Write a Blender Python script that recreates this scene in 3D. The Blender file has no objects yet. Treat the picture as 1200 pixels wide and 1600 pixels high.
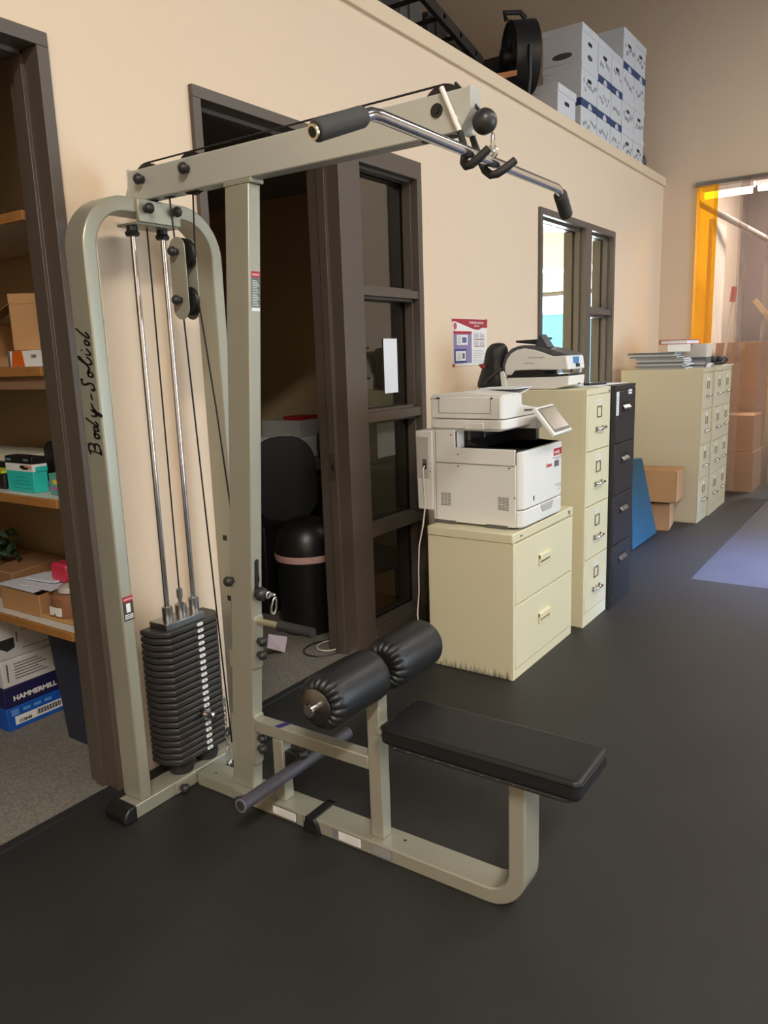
import bpy, bmesh, math, random
from mathutils import Vector, Matrix
R_ = math.radians
rnd = random.Random(7)
sc = bpy.context.scene
COL = sc.collection

# ------------------------------------------------------------------ camera, world, lights
cam_d = bpy.data.cameras.new('camera'); cam = bpy.data.objects.new('camera', cam_d); COL.objects.link(cam)
cam_d.sensor_fit = 'VERTICAL'; cam_d.sensor_height = 24; cam_d.lens = 1208/1600*24; cam_d.clip_start = .02; cam_d.clip_end = 200
m3 = Matrix(((0.56367502, 0.18144332, -0.80582181), (-0.82533096, 0.08456101, -0.55828151), (-0.03315534, 0.97975903, 0.19741572)))
# columns of the camera matrix are the camera axes in the room (camera rolled by two degrees)
mw = m3.to_4x4(); mw.translation = Vector((0, -2.312, 1.528))
M_FIX = Matrix(((0.56367502, 0.18144332, -0.80582181, 0), (-0.82533096, 0.08456101, -0.55828151, -2.312), (-0.03315534, 0.97975903, 0.19741572, 1.528), (0, 0, 0, 1)))
cam.matrix_world = M_FIX
sc.camera = cam
sc.view_settings.view_transform = 'Standard'
sc.view_settings.look = 'None'
sc.view_settings.gamma = 1
sc.view_settings.use_curve_mapping = False
sc.view_settings.exposure = 0.0
sc.cycles.use_denoising = True
sc.cycles.max_bounces = 8
sc.cycles.transparent_max_bounces = 24
sc.cycles.sample_clamp_indirect = 6

wd = bpy.data.worlds.new('sky'); sc.world = wd; wd.use_nodes = True
bg = wd.node_tree.nodes['Background']; bg.inputs[0].default_value = (.62, .82, 1, 1); bg.inputs[1].default_value = 9

def area(name, loc, target, sx, sy, power, col, spread=180):
    l = bpy.data.lights.new(name, 'AREA'); l.shape = 'RECTANGLE'; l.size = sx; l.size_y = sy; l.energy = power
    l.color = col; l.spread = R_(spread)
    o = bpy.data.objects.new(name, l); COL.objects.link(o); o.location = loc
    o.rotation_euler = (Vector(target)-Vector(loc)).to_track_quat('-Z', 'Y').to_euler()
    return o
WARM = (1, .96, .90)
LAMPS = [(-2.0, -4.3, 4.92, 420), (6.3, -3.9, 4.9, 90), (2.8, -4.6, 4.9, 70), (1.6, -6.9, 4.9, 50)]
for i, (x, y, z, p) in enumerate(LAMPS):
    area('fluorescent_light', (x, y, z-.03), (x, y, 0), 2.0, .5, p, WARM)
area('doorway_daylight', (6.1, -7.4, 2.6), (5.75, -2.4, 0), 1.5, .8, 80, (.22, .42, 1), 20)
area('office_window_daylight', (9.3, 2.1, 1.6), (6.5, 1.5, 1.2), 2.6, 1.3, 1000, (.85, .95, 1))
area('back_room_light', (10.6, -1.6, 3.9), (10.6, -1.6, 0), 2.0, .6, 230, (1, .97, .95))
su = bpy.data.lights.new('sun', 'SUN'); su.energy = 3; su.angle = R_(1); sun = bpy.data.objects.new('sun', su); COL.objects.link(sun)
sun.rotation_euler = (R_(30), R_(35), 0); sun.location = (14, 3, 9)

# ------------------------------------------------------------------ materials
def lin(c):
    return tuple(((v/255)/12.92 if v/255 <= .04045 else ((v/255+.055)/1.055)**2.4) for v in c)+(1,)
MATS = {}
def mat(name, rgb, rough=.5, metal=0, bump=0, bscale=60, var=0, vscale=3, coat=0, emit=None, es=0, spec=None, detail=4):
    if name in MATS: return MATS[name]
    m = bpy.data.materials.new(name); m.use_nodes = True; nt = m.node_tree; N = nt.nodes; b = N['Principled BSDF']
    b.inputs['Base Color'].default_value = lin(rgb); b.inputs['Roughness'].default_value = rough; b.inputs['Metallic'].default_value = metal
    if spec is not None: b.inputs['Specular IOR Level'].default_value = spec
    if coat: b.inputs['Coat Weight'].default_value = coat; b.inputs['Coat Roughness'].default_value = .15
    if emit: b.inputs['Emission Color'].default_value = lin(emit); b.inputs['Emission Strength'].default_value = es
    tc = N.new('ShaderNodeTexCoord')
    if var:
        n = N.new('ShaderNodeTexNoise'); n.inputs['Scale'].default_value = vscale; n.inputs['Detail'].default_value = detail
        nt.links.new(tc.outputs['Object'], n.inputs['Vector'])
        mx = N.new('ShaderNodeMixRGB'); mx.blend_type = 'MULTIPLY'; mx.inputs[0].default_value = 1
        cr = N.new('ShaderNodeMapRange'); cr.inputs['From Min'].default_value = .3; cr.inputs['From Max'].default_value = .7
        cr.inputs['To Min'].default_value = 1-var; cr.inputs['To Max'].default_value = 1
        nt.links.new(n.outputs['Fac'], cr.inputs['Value'])
        mx.inputs[1].default_value = lin(rgb); nt.links.new(cr.outputs[0], mx.inputs[2]); nt.links.new(mx.outputs[0], b.inputs['Base Color'])
    if bump:
        n2 = N.new('ShaderNodeTexNoise'); n2.inputs['Scale'].default_value = bscale; n2.inputs['Detail'].default_value = 3
        nt.links.new(tc.outputs['Object'], n2.inputs['Vector'])
        bp = N.new('ShaderNodeBump'); bp.inputs['Strength'].default_value = bump; bp.inputs['Distance'].default_value = .004
        nt.links.new(n2.outputs['Fac'], bp.inputs['Height']); nt.links.new(bp.outputs[0], b.inputs['Normal'])
    MATS[name] = m; return m
def glassy(name, tint, refl=.12, rough=.02, diff=0, diffc=(230, 230, 230)):
    if name in MATS: return MATS[name]
    m = bpy.data.materials.new(name); m.use_nodes = True; nt = m.node_tree; N = nt.nodes
    for n in list(N): N.remove(n)
    out = N.new('ShaderNodeOutputMaterial'); t = N.new('ShaderNodeBsdfTransparent'); t.inputs[0].default_value = lin(tint)
    g = N.new('ShaderNodeBsdfGlossy'); g.inputs['Roughness'].default_value = rough
    fr = N.new('ShaderNodeFresnel'); fr.inputs['IOR'].default_value = 1.45
    ma = N.new('ShaderNodeMath'); ma.operation = 'MULTIPLY_ADD'; ma.inputs[1].default_value = 1; ma.inputs[2].default_value = refl
    nt.links.new(fr.outputs[0], ma.inputs[0]); mx = N.new('ShaderNodeMixShader')
    ge = N.new('ShaderNodeNewGeometry'); iv = N.new('ShaderNodeMath'); iv.operation = 'SUBTRACT'; iv.inputs[0].default_value = 1; nt.links.new(ge.outputs['Backfacing'], iv.inputs[1])
    mu = N.new('ShaderNodeMath'); mu.operation = 'MULTIPLY'; nt.links.new(ma.outputs[0], mu.inputs[0]); nt.links.new(iv.outputs[0], mu.inputs[1]); nt.links.new(mu.outputs[0], mx.inputs[0])
    src = t
    if diff:
        d = N.new('ShaderNodeBsdfDiffuse'); d.inputs[0].default_value = lin(diffc); m2 = N.new('ShaderNodeMixShader'); m2.inputs[0].default_value = diff
        nt.links.new(t.outputs[0], m2.inputs[1]); nt.links.new(d.outputs[0], m2.inputs[2]); src = m2
    nt.links.new(src.outputs[0], mx.inputs[1]); nt.links.new(g.outputs[0], mx.inputs[2]); nt.links.new(mx.outputs[0], out.inputs[0])
    MATS[name] = m; return m
WALL = mat('wall_paint', (226, 204, 177), .75, bump=.25, bscale=90)
WALLF = mat('far_wall_paint', (214, 192, 168), .8, bump=.2, bscale=90)
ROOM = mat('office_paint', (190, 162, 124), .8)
LEDGE = mat('ledge_paint', (222, 200, 170), .7)
RUB = mat('rubber_floor', (46, 45, 43), .5, bump=.35, bscale=420, var=.18, vscale=2.5, spec=.35)
CONC = mat('concrete', (88, 90, 95), .35, bump=.1, bscale=50, var=.2, vscale=4)
CARP = mat('carpet', (142, 134, 122), .95, bump=1, bscale=170, var=.5, vscale=110)
FRAME = mat('brown_door_metal', (86, 76, 67), .42, bump=.05, bscale=200)
CEIL = mat('ceiling_paint', (150, 145, 140), .9)
PAINT = mat('machine_paint', (166, 164, 147), .34, metal=.35, bump=.04, bscale=350)
PAINTL = mat('light_machine_paint', (184, 186, 178), .35, metal=.2)
CHROME = mat('chrome', (205, 205, 208), .12, metal=1)
STEEL = mat('brushed_steel', (170, 170, 168), .28, metal=1)
BLK = mat('black_plastic', (28, 27, 26), .42)
BLKR = mat('black_rubber', (38, 37, 36), .62)
KNOB = mat('black_cap', (44, 43, 42), .38)
VINYL = mat('black_vinyl', (27, 27, 28), .42, bump=.12, bscale=260)
IRON = mat('weight_iron', (50, 47, 44), .42, bump=.15, bscale=200)
FOAM = mat('grey_foam', (62, 62, 60), .85, bump=.3, bscale=500)
PIPE = mat('grey_vinyl_tube', (74, 72, 80), .5)
WHT = mat('white_paint', (232, 231, 226), .5)
PAPER = mat('paper', (226, 228, 232), .7)
INK = mat('black_ink', (18, 17, 17), .6)
RED = mat('red_print', (176, 32, 48), .5)
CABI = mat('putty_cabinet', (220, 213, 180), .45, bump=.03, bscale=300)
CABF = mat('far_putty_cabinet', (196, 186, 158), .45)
CABK = mat('black_cabinet', (34, 33, 33), .42)
PRN = mat('printer_white', (232, 231, 226), .4)
PRND = mat('printer_dark', (38, 38, 39), .35)
SEAM = mat('seam_grey', (96, 94, 88), .7)  # plain grey for panel seams, vents, screws and printed lines
CARD = mat('cardboard', (178, 134, 88), .8, var=.08, vscale=8)
CARD2 = mat('dark_cardboard', (150, 108, 70), .8)
SHELFW = mat('shelf_laminate', (214, 210, 200), .4)
OAK = mat('shelf_edge_wood', (170, 118, 62), .5, var=.2, vscale=20)
BBOX = mat('storage_box_white', (206, 208, 212), .75)
BLUE = mat('storage_box_blue', (46, 66, 108), .7)
GLASS = glassy('window_glass', (235, 238, 236), .04)
GLASSD = glassy('dark_glass', (215, 215, 212), .10)
PVC = glassy('clear_pvc', (244, 240, 238), .05, .07, .07, (226, 218, 212))
PVCY = glassy('yellow_pvc', (255, 222, 60), .04, .09, .30, (252, 190, 20))

# ------------------------------------------------------------------ mesh helpers
class MB:
    def __init__(s): s.v = []; s.f = []; s.mi = []; s.m = 0
    def _add(s, vs, fs):
        b = len(s.v); s.v += [Vector(v) for v in vs]
        for f in fs: s.f.append([b+i for i in f]); s.mi.append(s.m)
        return b
    def box(s, x0, x1, y0, y1, z0, z1):
        x0, x1 = sorted((x0, x1)); y0, y1 = sorted((y0, y1)); z0, z1 = sorted((z0, z1))
        s._add([(x0,y0,z0),(x1,y0,z0),(x1,y1,z0),(x0,y1,z0),(x0,y0,z1),(x1,y0,z1),(x1,y1,z1),(x0,y1,z1)],
               [(0,3,2,1),(4,5,6,7),(0,1,5,4),(1,2,6,5),(2,3,7,6),(3,0,4,7)]); return s
    def prism(s, pts, ax, a0, a1):
        def P(p, a): return {'x': (a, p[0], p[1]), 'y': (p[0], a, p[1]), 'z': (p[0], p[1], a)}[ax]
        n = len(pts); s._add([P(p, a0) for p in pts]+[P(p, a1) for p in pts],
            [tuple(range(n)), tuple(range(2*n-1, n-1, -1))]+[(i, i+n, (i+1) % n+n, (i+1) % n) for i in range(n)]); return s
    def strip(s, outer, inner, ax, a0, a1):
        def P(p, a): return {'x': (a, p[0], p[1]), 'y': (p[0], a, p[1]), 'z': (p[0], p[1], a)}[ax]
        n = len(outer); vs = []
        for o, i in zip(outer, inner): vs += [P(o, a0), P(o, a1), P(i, a1), P(i, a0)]
        fs = [(0,1,2,3), tuple(4*(n-1)+k for k in (3,2,1,0))]
        for k in range(n-1):
            a, b = 4*k, 4*(k+1)
            for j in range(4): fs.append((a+j, b+j, b+(j+1) % 4, a+(j+1) % 4))
        s._add(vs, fs); return s
    def tube(s, path, r, n=12, closed=False, cap=True):
        P = [Vector(p) for p in path]; m = len(P); rr = r if isinstance(r, (list, tuple)) else [r]*m
        T = []
        for i in range(m):
            a = P[(i-1) % m] if (closed or i > 0) else P[i]; b = P[(i+1) % m] if (closed or i < m-1) else P[i]
            T.append((b-a).normalized())
        u = T[0].orthogonal().normalized(); vs = []
        for i in range(m):
            if i: u = (u-T[i]*u.dot(T[i])).normalized()
            w = T[i].cross(u)
            for k in range(n):
                an = 2*math.pi*k/n; vs.append(P[i]+(u*math.cos(an)+w*math.sin(an))*rr[i])
        fs = []
        for i in range(m if closed else m-1):
            j = (i+1) % m
            for k in range(n): fs.append((i*n+k, j*n+k, j*n+(k+1) % n, i*n+(k+1) % n))
        if cap and not closed: fs += [tuple(range(n-1, -1, -1)), tuple((m-1)*n+k for k in range(n))]
        s._add(vs, fs); return s
    def cyl(s, a, b, r, n=24): return s.tube([a, b], r, n)
    def lathe(s, prof, c, axis='z', n=32):
        vs = []; c = Vector(c)
        for r, h in prof:
            for k in range(n):
                an = 2*math.pi*k/n; p = (r*math.cos(an), r*math.sin(an))
                vs.append(c+Vector({'z': (p[0], p[1], h), 'x': (h, p[0], p[1]), 'y': (p[0], h, p[1])}[axis]))
        fs = []
        for i in range(len(prof)-1):
            for k in range(n): fs.append((i*n+k, i*n+(k+1) % n, (i+1)*n+(k+1) % n, (i+1)*n+k))
        fs += [tuple(range(n-1, -1, -1)), tuple((len(prof)-1)*n+k for k in range(n))]
        s._add(vs, fs); return s
    def ball(s, c, r, n=16, sq=(1, 1, 1)):
        pr = [(max(1e-4, r*math.sin(math.pi*i/10)), -r*math.cos(math.pi*i/10)) for i in range(11)]
        b = len(s.v); s.lathe(pr, (0, 0, 0), 'z', n)
        for i in range(b, len(s.v)): s.v[i] = Vector((s.v[i].x*sq[0], s.v[i].y*sq[1], s.v[i].z*sq[2]))+Vector(c)
        return s
    def xf(s, M, b=0):
        for i in range(b, len(s.v)): s.v[i] = M @ s.v[i]
        return s
WO = {}
def _link(o, parent, c):
    COL.objects.link(o)
    if parent is not None: o.parent = parent; o.location = Vector(c)-WO[parent.name]
    else: o.location = c
    WO[o.name] = Vector(c)
def obj(name, mb, mats, parent=None, bevel=0, seg=2, smooth=True, base=None, label=None):
    xs = mb.v; c = Vector([(min(v[i] for v in xs)+max(v[i] for v in xs))/2 for i in range(3)])
    if parent is None: c.z = min(v.z for v in xs)
    me = bpy.data.meshes.new(name); me.from_pydata([v-c for v in xs], [], mb.f)
    mats = mats if isinstance(mats, (list, tuple)) else [mats]
    for m in mats: me.materials.append(m)
    for p, i in zip(me.polygons, mb.mi): p.material_index = i
    bm = bmesh.new(); bm.from_mesh(me); bmesh.ops.recalc_face_normals(bm, faces=bm.faces); bm.to_mesh(me); bm.free()
    if smooth:
        me.shade_smooth(); me.set_sharp_from_angle(angle=R_(38))
    o = bpy.data.objects.new(name, me); _link(o, parent, c)
    if bevel:
        bv = o.modifiers.new('bevel', 'BEVEL'); bv.width = bevel; bv.segments = seg; bv.limit_method = 'ANGLE'; bv.angle_limit = R_(50); bv.harden_normals = False
    if label: o['label'] = label
    return o
def thing(name, label, cat, loc=(0, 0, 0), group=None):
    o = bpy.data.objects.new(name, None); o.empty_display_size = .1; COL.objects.link(o); o.location = loc
    WO[o.name] = Vector(loc); o['label'] = label; o['category'] = cat
    if group: o['group'] = group
    return o
def tag(o, label, cat, group=None, kind=None):
    o['label'] = label; o['category'] = cat
    if group: o['group'] = group
    if kind: o['kind'] = kind
    return o
def struct(name, mb, m, parent=None, bevel=0, label=None):
    o = obj(name, mb, m, parent, bevel)
    if parent is None:
        o['kind'] = 'structure'; o['category'] = name.split('_')[0]; o['label'] = label or name.replace('_', ' ')
    return o
def dup(root, loc, rotz=0, label=None, group=None):
    r = root.copy(); COL.objects.link(r); r.location = loc; r.rotation_euler = (0, 0, rotz)
    if label: r['label'] = label
    if group: r['group'] = group
    for ch in list(root.children):
        c = ch.copy(); COL.objects.link(c); c.parent = r
        for g in list(ch.children):
            d = g.copy(); COL.objects.link(d); d.parent = c
    return r
def text(name, s, size, org, right, up, m, parent, ext=.0006, align='LEFT', bold=0, sx=1, label=None):
    cu = bpy.data.curves.new('t', 'FONT'); cu.body = s; cu.size = size; cu.extrude = ext; cu.align_x = align; cu.offset = bold; cu.resolution_u = 3
    o = bpy.data.objects.new('t', cu); COL.objects.link(o)
    dg = bpy.context.evaluated_depsgraph_get(); me = bpy.data.meshes.new_from_object(o.evaluated_get(dg))
    bpy.data.objects.remove(o); bpy.data.curves.remove(cu)
    rt = Vector(right).normalized(); u = Vector(up).normalized(); n = rt.cross(u)
    mb = MB()
    mb.v = [Vector(org)+rt*(v.co.x*sx)+u*v.co.y+n*v.co.z for v in me.vertices]; mb.f = [list(p.vertices) for p in me.polygons]; mb.mi = [0]*len(mb.f)
    bpy.data.meshes.remove(me)
    return obj(name, mb, m, parent, smooth=False, label=label)
def textmb(mb, s, size, org, right, up, ext=.0005, align='LEFT', mi=1, sx=1):
    cu = bpy.data.curves.new('t', 'FONT'); cu.body = s; cu.size = size; cu.extrude = ext; cu.align_x = align; cu.resolution_u = 2
    o = bpy.data.objects.new('t', cu); COL.objects.link(o)
    dg = bpy.context.evaluated_depsgraph_get(); me = bpy.data.meshes.new_from_object(o.evaluated_get(dg))
    bpy.data.objects.remove(o); bpy.data.curves.remove(cu)
    rt = Vector(right).normalized(); u = Vector(up).normalized(); n = rt.cross(u)
    old = mb.m; mb.m = mi
    mb._add([Vector(org)+rt*(v.co.x*sx)+u*v.co.y+n*v.co.z for v in me.vertices], [list(p.vertices) for p in me.polygons]); mb.m = old
    bpy.data.meshes.remove(me); return mb
def arcpts(cx, cz, r, a0, a1, n):
    return [(cx+r*math.cos(R_(a0+(a1-a0)*i/n)), cz+r*math.sin(R_(a0+(a1-a0)*i/n))) for i in range(n+1)]
def rrect(x0, x1, z0, z1, r, n=5):
    return (arcpts(x1-r, z1-r, r, 0, 90, n)+arcpts(x0+r, z1-r, r, 90, 180, n)+arcpts(x0+r, z0+r, r, 180, 270, n)+arcpts(x1-r, z0+r, r, 270, 360, n))

# ------------------------------------------------------------------ room shell
XF = 8.5
struct('floor', MB().box(-4, 14, -8, 0, -.12, -.008), CONC, label='smooth concrete slab at the right edge')
struct('trim_1', MB().box(-4, 5.25, -8, 0, -.008, 0).box(5.25, XF+1.5, -1.15, 0, -.008, 0), RUB, label='black rubber gym flooring')
w = MB()
def wallseg(x0, x1, z0, z1): w.box(x0, x1, 0, .15, z0, z1)
D1a, D1b = .55, 1.588; D2a, D2b = 2.166, 3.765; W1a, W1b = 5.36, 6.985; HT = 2.53; WB = .95
wallseg(-4, D1a, 0, 3.12); wallseg(D1a, D1b, HT, 3.12); wallseg(D1b, D2a, 0, 3.12); wallseg(D2a, D2b, HT, 3.12)
wallseg(D2b, W1a, 0, 3.12); wallseg(W1a, W1b, HT-.012, 3.12); wallseg(W1a, W1b, 0, WB); wallseg(W1b, XF, 0, 3.12)
struct('wall_front', w, WALL)
struct('trim_2', MB().box(-4, XF, -.022, .17, 3.115, 3.195), LEDGE, bevel=.004, label='beige ledge cap along the top of the partition wall')
# far wall with curtained opening y<-.33
struct('wall_right', MB().box(XF, XF+.12, -.33, .15, 0, 6).box(XF, XF+.12, .15, 6, 2.9, 6).box(XF, XF+.12, -3.2, -.33, 3.07, 6).box(XF, XF+.12, -8, -3.2, 0, 6), WALLF)
struct('wall_left', MB().box(-4.1, -4, -8, 6, 0, 6), WALL)
struct('wall_back', MB().box(-4, 3.8, -8.1, -8, 0, 6).box(3.8, 6.8, -8.1, -8, 3.2, 6).box(6.8, XF, -8.1, -8, 0, 6), WALL)
struct('ceiling', MB().box(-4, XF, -8, 6, 6, 6.1), CEIL)
struct('wall_mezzanine', MB().box(-4, XF, 6, 6.1, 2.9, 6), CEIL, label='dark back wall above the storage loft')
struct('ceiling_office', MB().box(-4, XF, .15, 6, 2.83, 2.95), CEIL, label='loft deck over the offices')
# offices
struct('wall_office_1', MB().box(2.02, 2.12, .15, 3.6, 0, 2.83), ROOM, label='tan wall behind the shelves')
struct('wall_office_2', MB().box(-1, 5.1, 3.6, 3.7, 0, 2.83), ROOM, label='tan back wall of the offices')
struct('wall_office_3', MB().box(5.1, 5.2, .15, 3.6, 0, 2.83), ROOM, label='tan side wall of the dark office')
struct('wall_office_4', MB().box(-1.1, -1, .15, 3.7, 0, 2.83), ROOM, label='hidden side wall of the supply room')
struct('floor_office', MB().box(-1, 5.1, .035, 3.6, -.02, .002), CARP, label='grey brown office carpet')
struct('trim_3', MB().box(D1a, D1b, 0, .036, -.01, .006).box(D2a, 3.0, 0, .036, -.01, .006), BLKR, label='black threshold strip at the doorways')
# bright office behind the window
CREAM = mat('bright_office_paint', (236, 230, 212), .8)
struct('wall_office_5', MB().box(5.2, 9.6, 4.2, 4.3, 0, 2.83).box(9.5, 9.6, .15, 4.2, 2.25, 2.83).box(9.5, 9.6, .15, 4.2, 0, .8), CREAM, label='cream wall of the daylit office')
struct('wall_office_6', MB().box(XF+.12, 9.6, .03, .15, 0, 2.83), CREAM, label='short return wall of the daylit office')
struct('floor_office_2', MB().box(5.2, 9.6, .15, 4.3, -.02, 0), CARP, label='carpet of the daylit office')
struct('ceiling_office_2', MB().box(XF, 9.6, .03, 4.3, 2.83, 2.9).box(8.7, 9.5, .15, 2.4, 2.45, 2.83), CREAM, label='cream ceiling soffit of the daylit office')
struct('window_2', MB().box(9.53, 9.56, .3, 4.1, .8, .84).box(9.53, 9.56, .3, 4.1, 2.2, 2.25), FRAME, label='office exterior window frame')
struct('ground', MB().box(9.6, 60, .2, 40, -.3, -.05), mat('pavement', (190, 186, 176), .9), label='pale pavement outside the office window')
TEAL = mat('teal_stucco', (120, 176, 190), .8)
tq = thing('building', 'turquoise low building seen through the office window', 'building', (24, 10, -.05))
obj('wall', MB().box(22, 23, 2, 30, -.05, 2.55), TEAL, tq); obj('parapet', MB().box(21.95, 23.05, 2, 30, 2.55, 2.62), WHT, tq)
SHR = mat('outdoor_shrub_leaf', (84, 110, 140), .9, bump=1, bscale=20, var=.5, vscale=9)
for i in range(3):
    s = MB()
    for k in range(26):
        a = rnd.random()*6.28; rr = rnd.random()*.8; s.ball((18+rr*math.cos(a)*.6, 5.5+i*2.9+rr*math.sin(a), .3+k/26*1.2-.2*rr), .2+.14*rnd.random(), 8)
    s.box(17.95, 18.05, 5.45+i*2.9, 5.55+i*2.9, -.05, .5)
    tag(obj('shrub', s, SHR, smooth=False), ['nearest', 'middle', 'farthest'][i]+' of three blue-green shrubs outside the office window', 'shrub', 'shrubs outside the office window')

# ------------------------------------------------------------------ door 1, door 2 + sidelight, window frames
def jamb(mb, x, sgn, z0, z1, fw=.040, yd=.145):      # sgn: +1 opening lies toward +x of the jamb
    mb.prism([(x, -.02), (x+sgn*fw, -.02), (x+sgn*fw, .055), (x+sgn*(fw+.012), .055), (x+sgn*(fw+.012), .10), (x+sgn*fw, .10), (x+sgn*fw, yd), (x, yd)], 'z', z0, z1)
def head(mb, x0, x1, z, fw=.042, yd=.17):
    mb.prism([(-.02, z), (-.02, z-fw), (.055, z-fw), (.055, z-fw-.016), (.10, z-fw-.016), (.10, z-fw), (yd, z-fw), (yd, z)], 'x', x0, x1)
d = MB(); jamb(d, D1b, -1, 0, HT-.042); jamb(d, D1a, 1, 0, HT-.042); head(d, D1a, D1b, HT)
struct('door_1', d, FRAME, bevel=.002, label='brown metal door frame at the left edge, supply room doorway')
d = MB(); jamb(d, D2a, 1, 0, HT-.042); head(d, D2a, 3.03, HT)
# mullion between doorway and sidelight
d.prism([(3.03, -.02), (3.20, -.02), (3.20, .03), (3.215, .03), (3.215, .12), (3.20, .12), (3.20, .17), (3.03, .17), (3.03, .10), (3.014, .10), (3.014, .055), (3.03, .055)], 'z', 0, HT)
d2 = struct('door_2', d, FRAME, bevel=.002, label='brown metal frame of the dark office doorway')
obj('strike_plate', MB().box(3.010, 3.0145, .06, .098, .93, 1.06), mat('strike_steel', (120, 112, 98), .4, metal=.8), d2)
obj('latch_hole', MB().box(3.008, 3.0105, .068, .084, .975, 1.005), INK, d2)
sl = MB()
SX0, SX1 = 3.20, D2b
sl.box(SX1-.045, SX1, -.02, .17, 0, HT); sl.box(SX0, SX1-.045, -.02, .17, HT-.09, HT); sl.box(SX0, SX1-.045, -.02, .17, 0, .09)
RA = [(1.827, 1.868), (1.197, 1.245), (.597, .645)]
for a, b in RA: sl.box(SX0, SX1-.045, -.012, .16, a, b)
zs = [.09]+[v for p in reversed(RA) for v in p]+[HT-.09]
for i in range(0, 8, 2):
    a, b = zs[i], zs[i+1]; t = .022
    for y0, y1, tt in ((.02, .07, t*.6), (.09, .14, t)):
        sl.box(SX0, SX0+tt, y0, y1, a, b).box(SX1-.045-tt, SX1-.045, y0, y1, a, b).box(SX0, SX1-.045, y0, y1, b-tt, b).box(SX0, SX1-.045, y0, y1, a, a+tt)
s1 = struct('window_1', sl, FRAME, bevel=.0015, label='four-pane brown framed sidelight right of the dark doorway')
for i in range(0, 8, 2): obj('glass_pane', MB().box(SX0+.01, SX1-.05, .078, .083, zs[i]+.005, zs[i+1]-.005), GLASSD, s1)
pp = MB().box(3.49, 3.62, .0725, .0735, 1.33, 1.62)
tag(obj('paper_sheet', pp, PAPER), 'white paper sheet taped to the second pane of the sidelight', 'paper')
pp = MB().box(3.42, 3.59, .0845, .0855, .985, 1.17)
tag(obj('paper_sheet', pp, PAPER), 'white paper sheet taped behind the third pane of the sidelight', 'paper')
wf = MB()
jz0 = WB
wf.box(W1a, W1a+.045, -.02, .17, jz0, 2.518).box(W1b-.045, W1b, -.02, .17, jz0, 2.518).box(W1a+.045, W1b-.045, -.02, .17, 2.47, 2.518).box(W1a+.045, W1b-.045, -.02, .17, jz0, jz0+.05)
wf.box(6.27, 6.40, -.02, .17, jz0+.05, 2.47).box(6.40, W1b-.045, -.012, .16, 1.815, 1.86)
for a, b, c_, d_ in ((W1a+.045, 6.27, jz0+.05, 2.47), (6.40, W1b-.045, 1.86, 2.47), (6.40, W1b-.045, jz0+.05, 1.815)):
    t = .02
    for y0, y1 in ((.03, .07), (.09, .15)):
        wf.box(a, a+t, y0, y1, c_, d_).box(b-t, b, y0, y1, c_, d_).box(a, b, y0, y1, d_-t, d_).box(a, b, y0, y1, c_, c_+t)
w1 = struct('window_3', wf, mat('grey_window_metal', (92, 86, 80), .4), bevel=.0015, label='grey framed interior window above the filing cabinets')
for a, b, c_, d_ in ((W1a+.05, 6.265, jz0+.055, 2.465), (6.405, W1b-.05, 1.865, 2.465), (6.405, W1b-.05, jz0+.055, 1.81)):
    obj('glass_pane', MB().box(a, b, .077, .082, c_, d_), GLASS, w1)
for i, (x, y, z, p_) in enumerate(LAMPS):
    t = thing('ceiling_light', ['fluorescent fixture left of the exercise machine', 'fluorescent fixture over the far cabinets', 'fluorescent fixture in front of the dark office doorway', 'fluorescent fixture behind the camera'][i], 'light', (x, y, z))
    obj('housing', MB().box(x-1.02, x+1.02, y-.27, y+.27, z, z+.07), WHT, t, bevel=.008)
    obj('suspension_cable', MB().cyl((x-.5, y, z+.07), (x-.5, y, 6), .004, 6), STEEL, t); obj('suspension_cable', MB().cyl((x+.5, y, z+.07), (x+.5, y, 6), .004, 6), STEEL, t)
# ------------------------------------------------------------------ cable machine
MX = 1.779
mc = thing('lat_pulldown_machine', 'large grey-green cable exercise machine with weight stack and black padded seat', 'exercise machine', (MX, -.2, 0))
def mo(name, mb, m, bevel=0, parent=None, **k): return obj(name, mb, m, parent or mc, bevel=bevel, **k)
mo('floor_crossbar', MB().box(1.466, 2.092, -.222, -.13, 0, .05), PAINT, .004)
for s_ in (-1, 1):
    e = MX+s_*.313
    mo('end_cap', MB().prism([(e, .0), (e+s_*.05, .004), (e+s_*.052, .03), (e+s_*.03, .056), (e, .056)], 'y', -.232, -.12), BLK, .006)
# weight frame: upside-down U of rectangular tube
hw, ro, zt = .283, .17, 2.045
def arch(h, r):
    return [(MX-h, .05)]+arcpts(MX-h+r, zt-(.283-h)-r, r, 180, 90, 14)+arcpts(MX+h-r, zt-(.283-h)-r, r, 90, 0, 14)+[(MX+h, .05)]
mo('weight_frame', MB().strip(arch(.283, .17), arch(.236, .123), 'y', -.218, -.123), PAINT, .005)
mo('guard_strip', MB().box(1.546, 1.554, -.205, -.19, 1.42, 1.90).box(1.546, 1.5545, -.205, -.19, 1.655, 1.66), mat('cream_strip', (222, 214, 176), .5))
for i in range(3): mo('square_plug', MB().box(2.0145, 2.0155-.002, -.185, -.165, [.86, .62, .40][i], [.88, .64, .42][i]), BLK)
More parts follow.
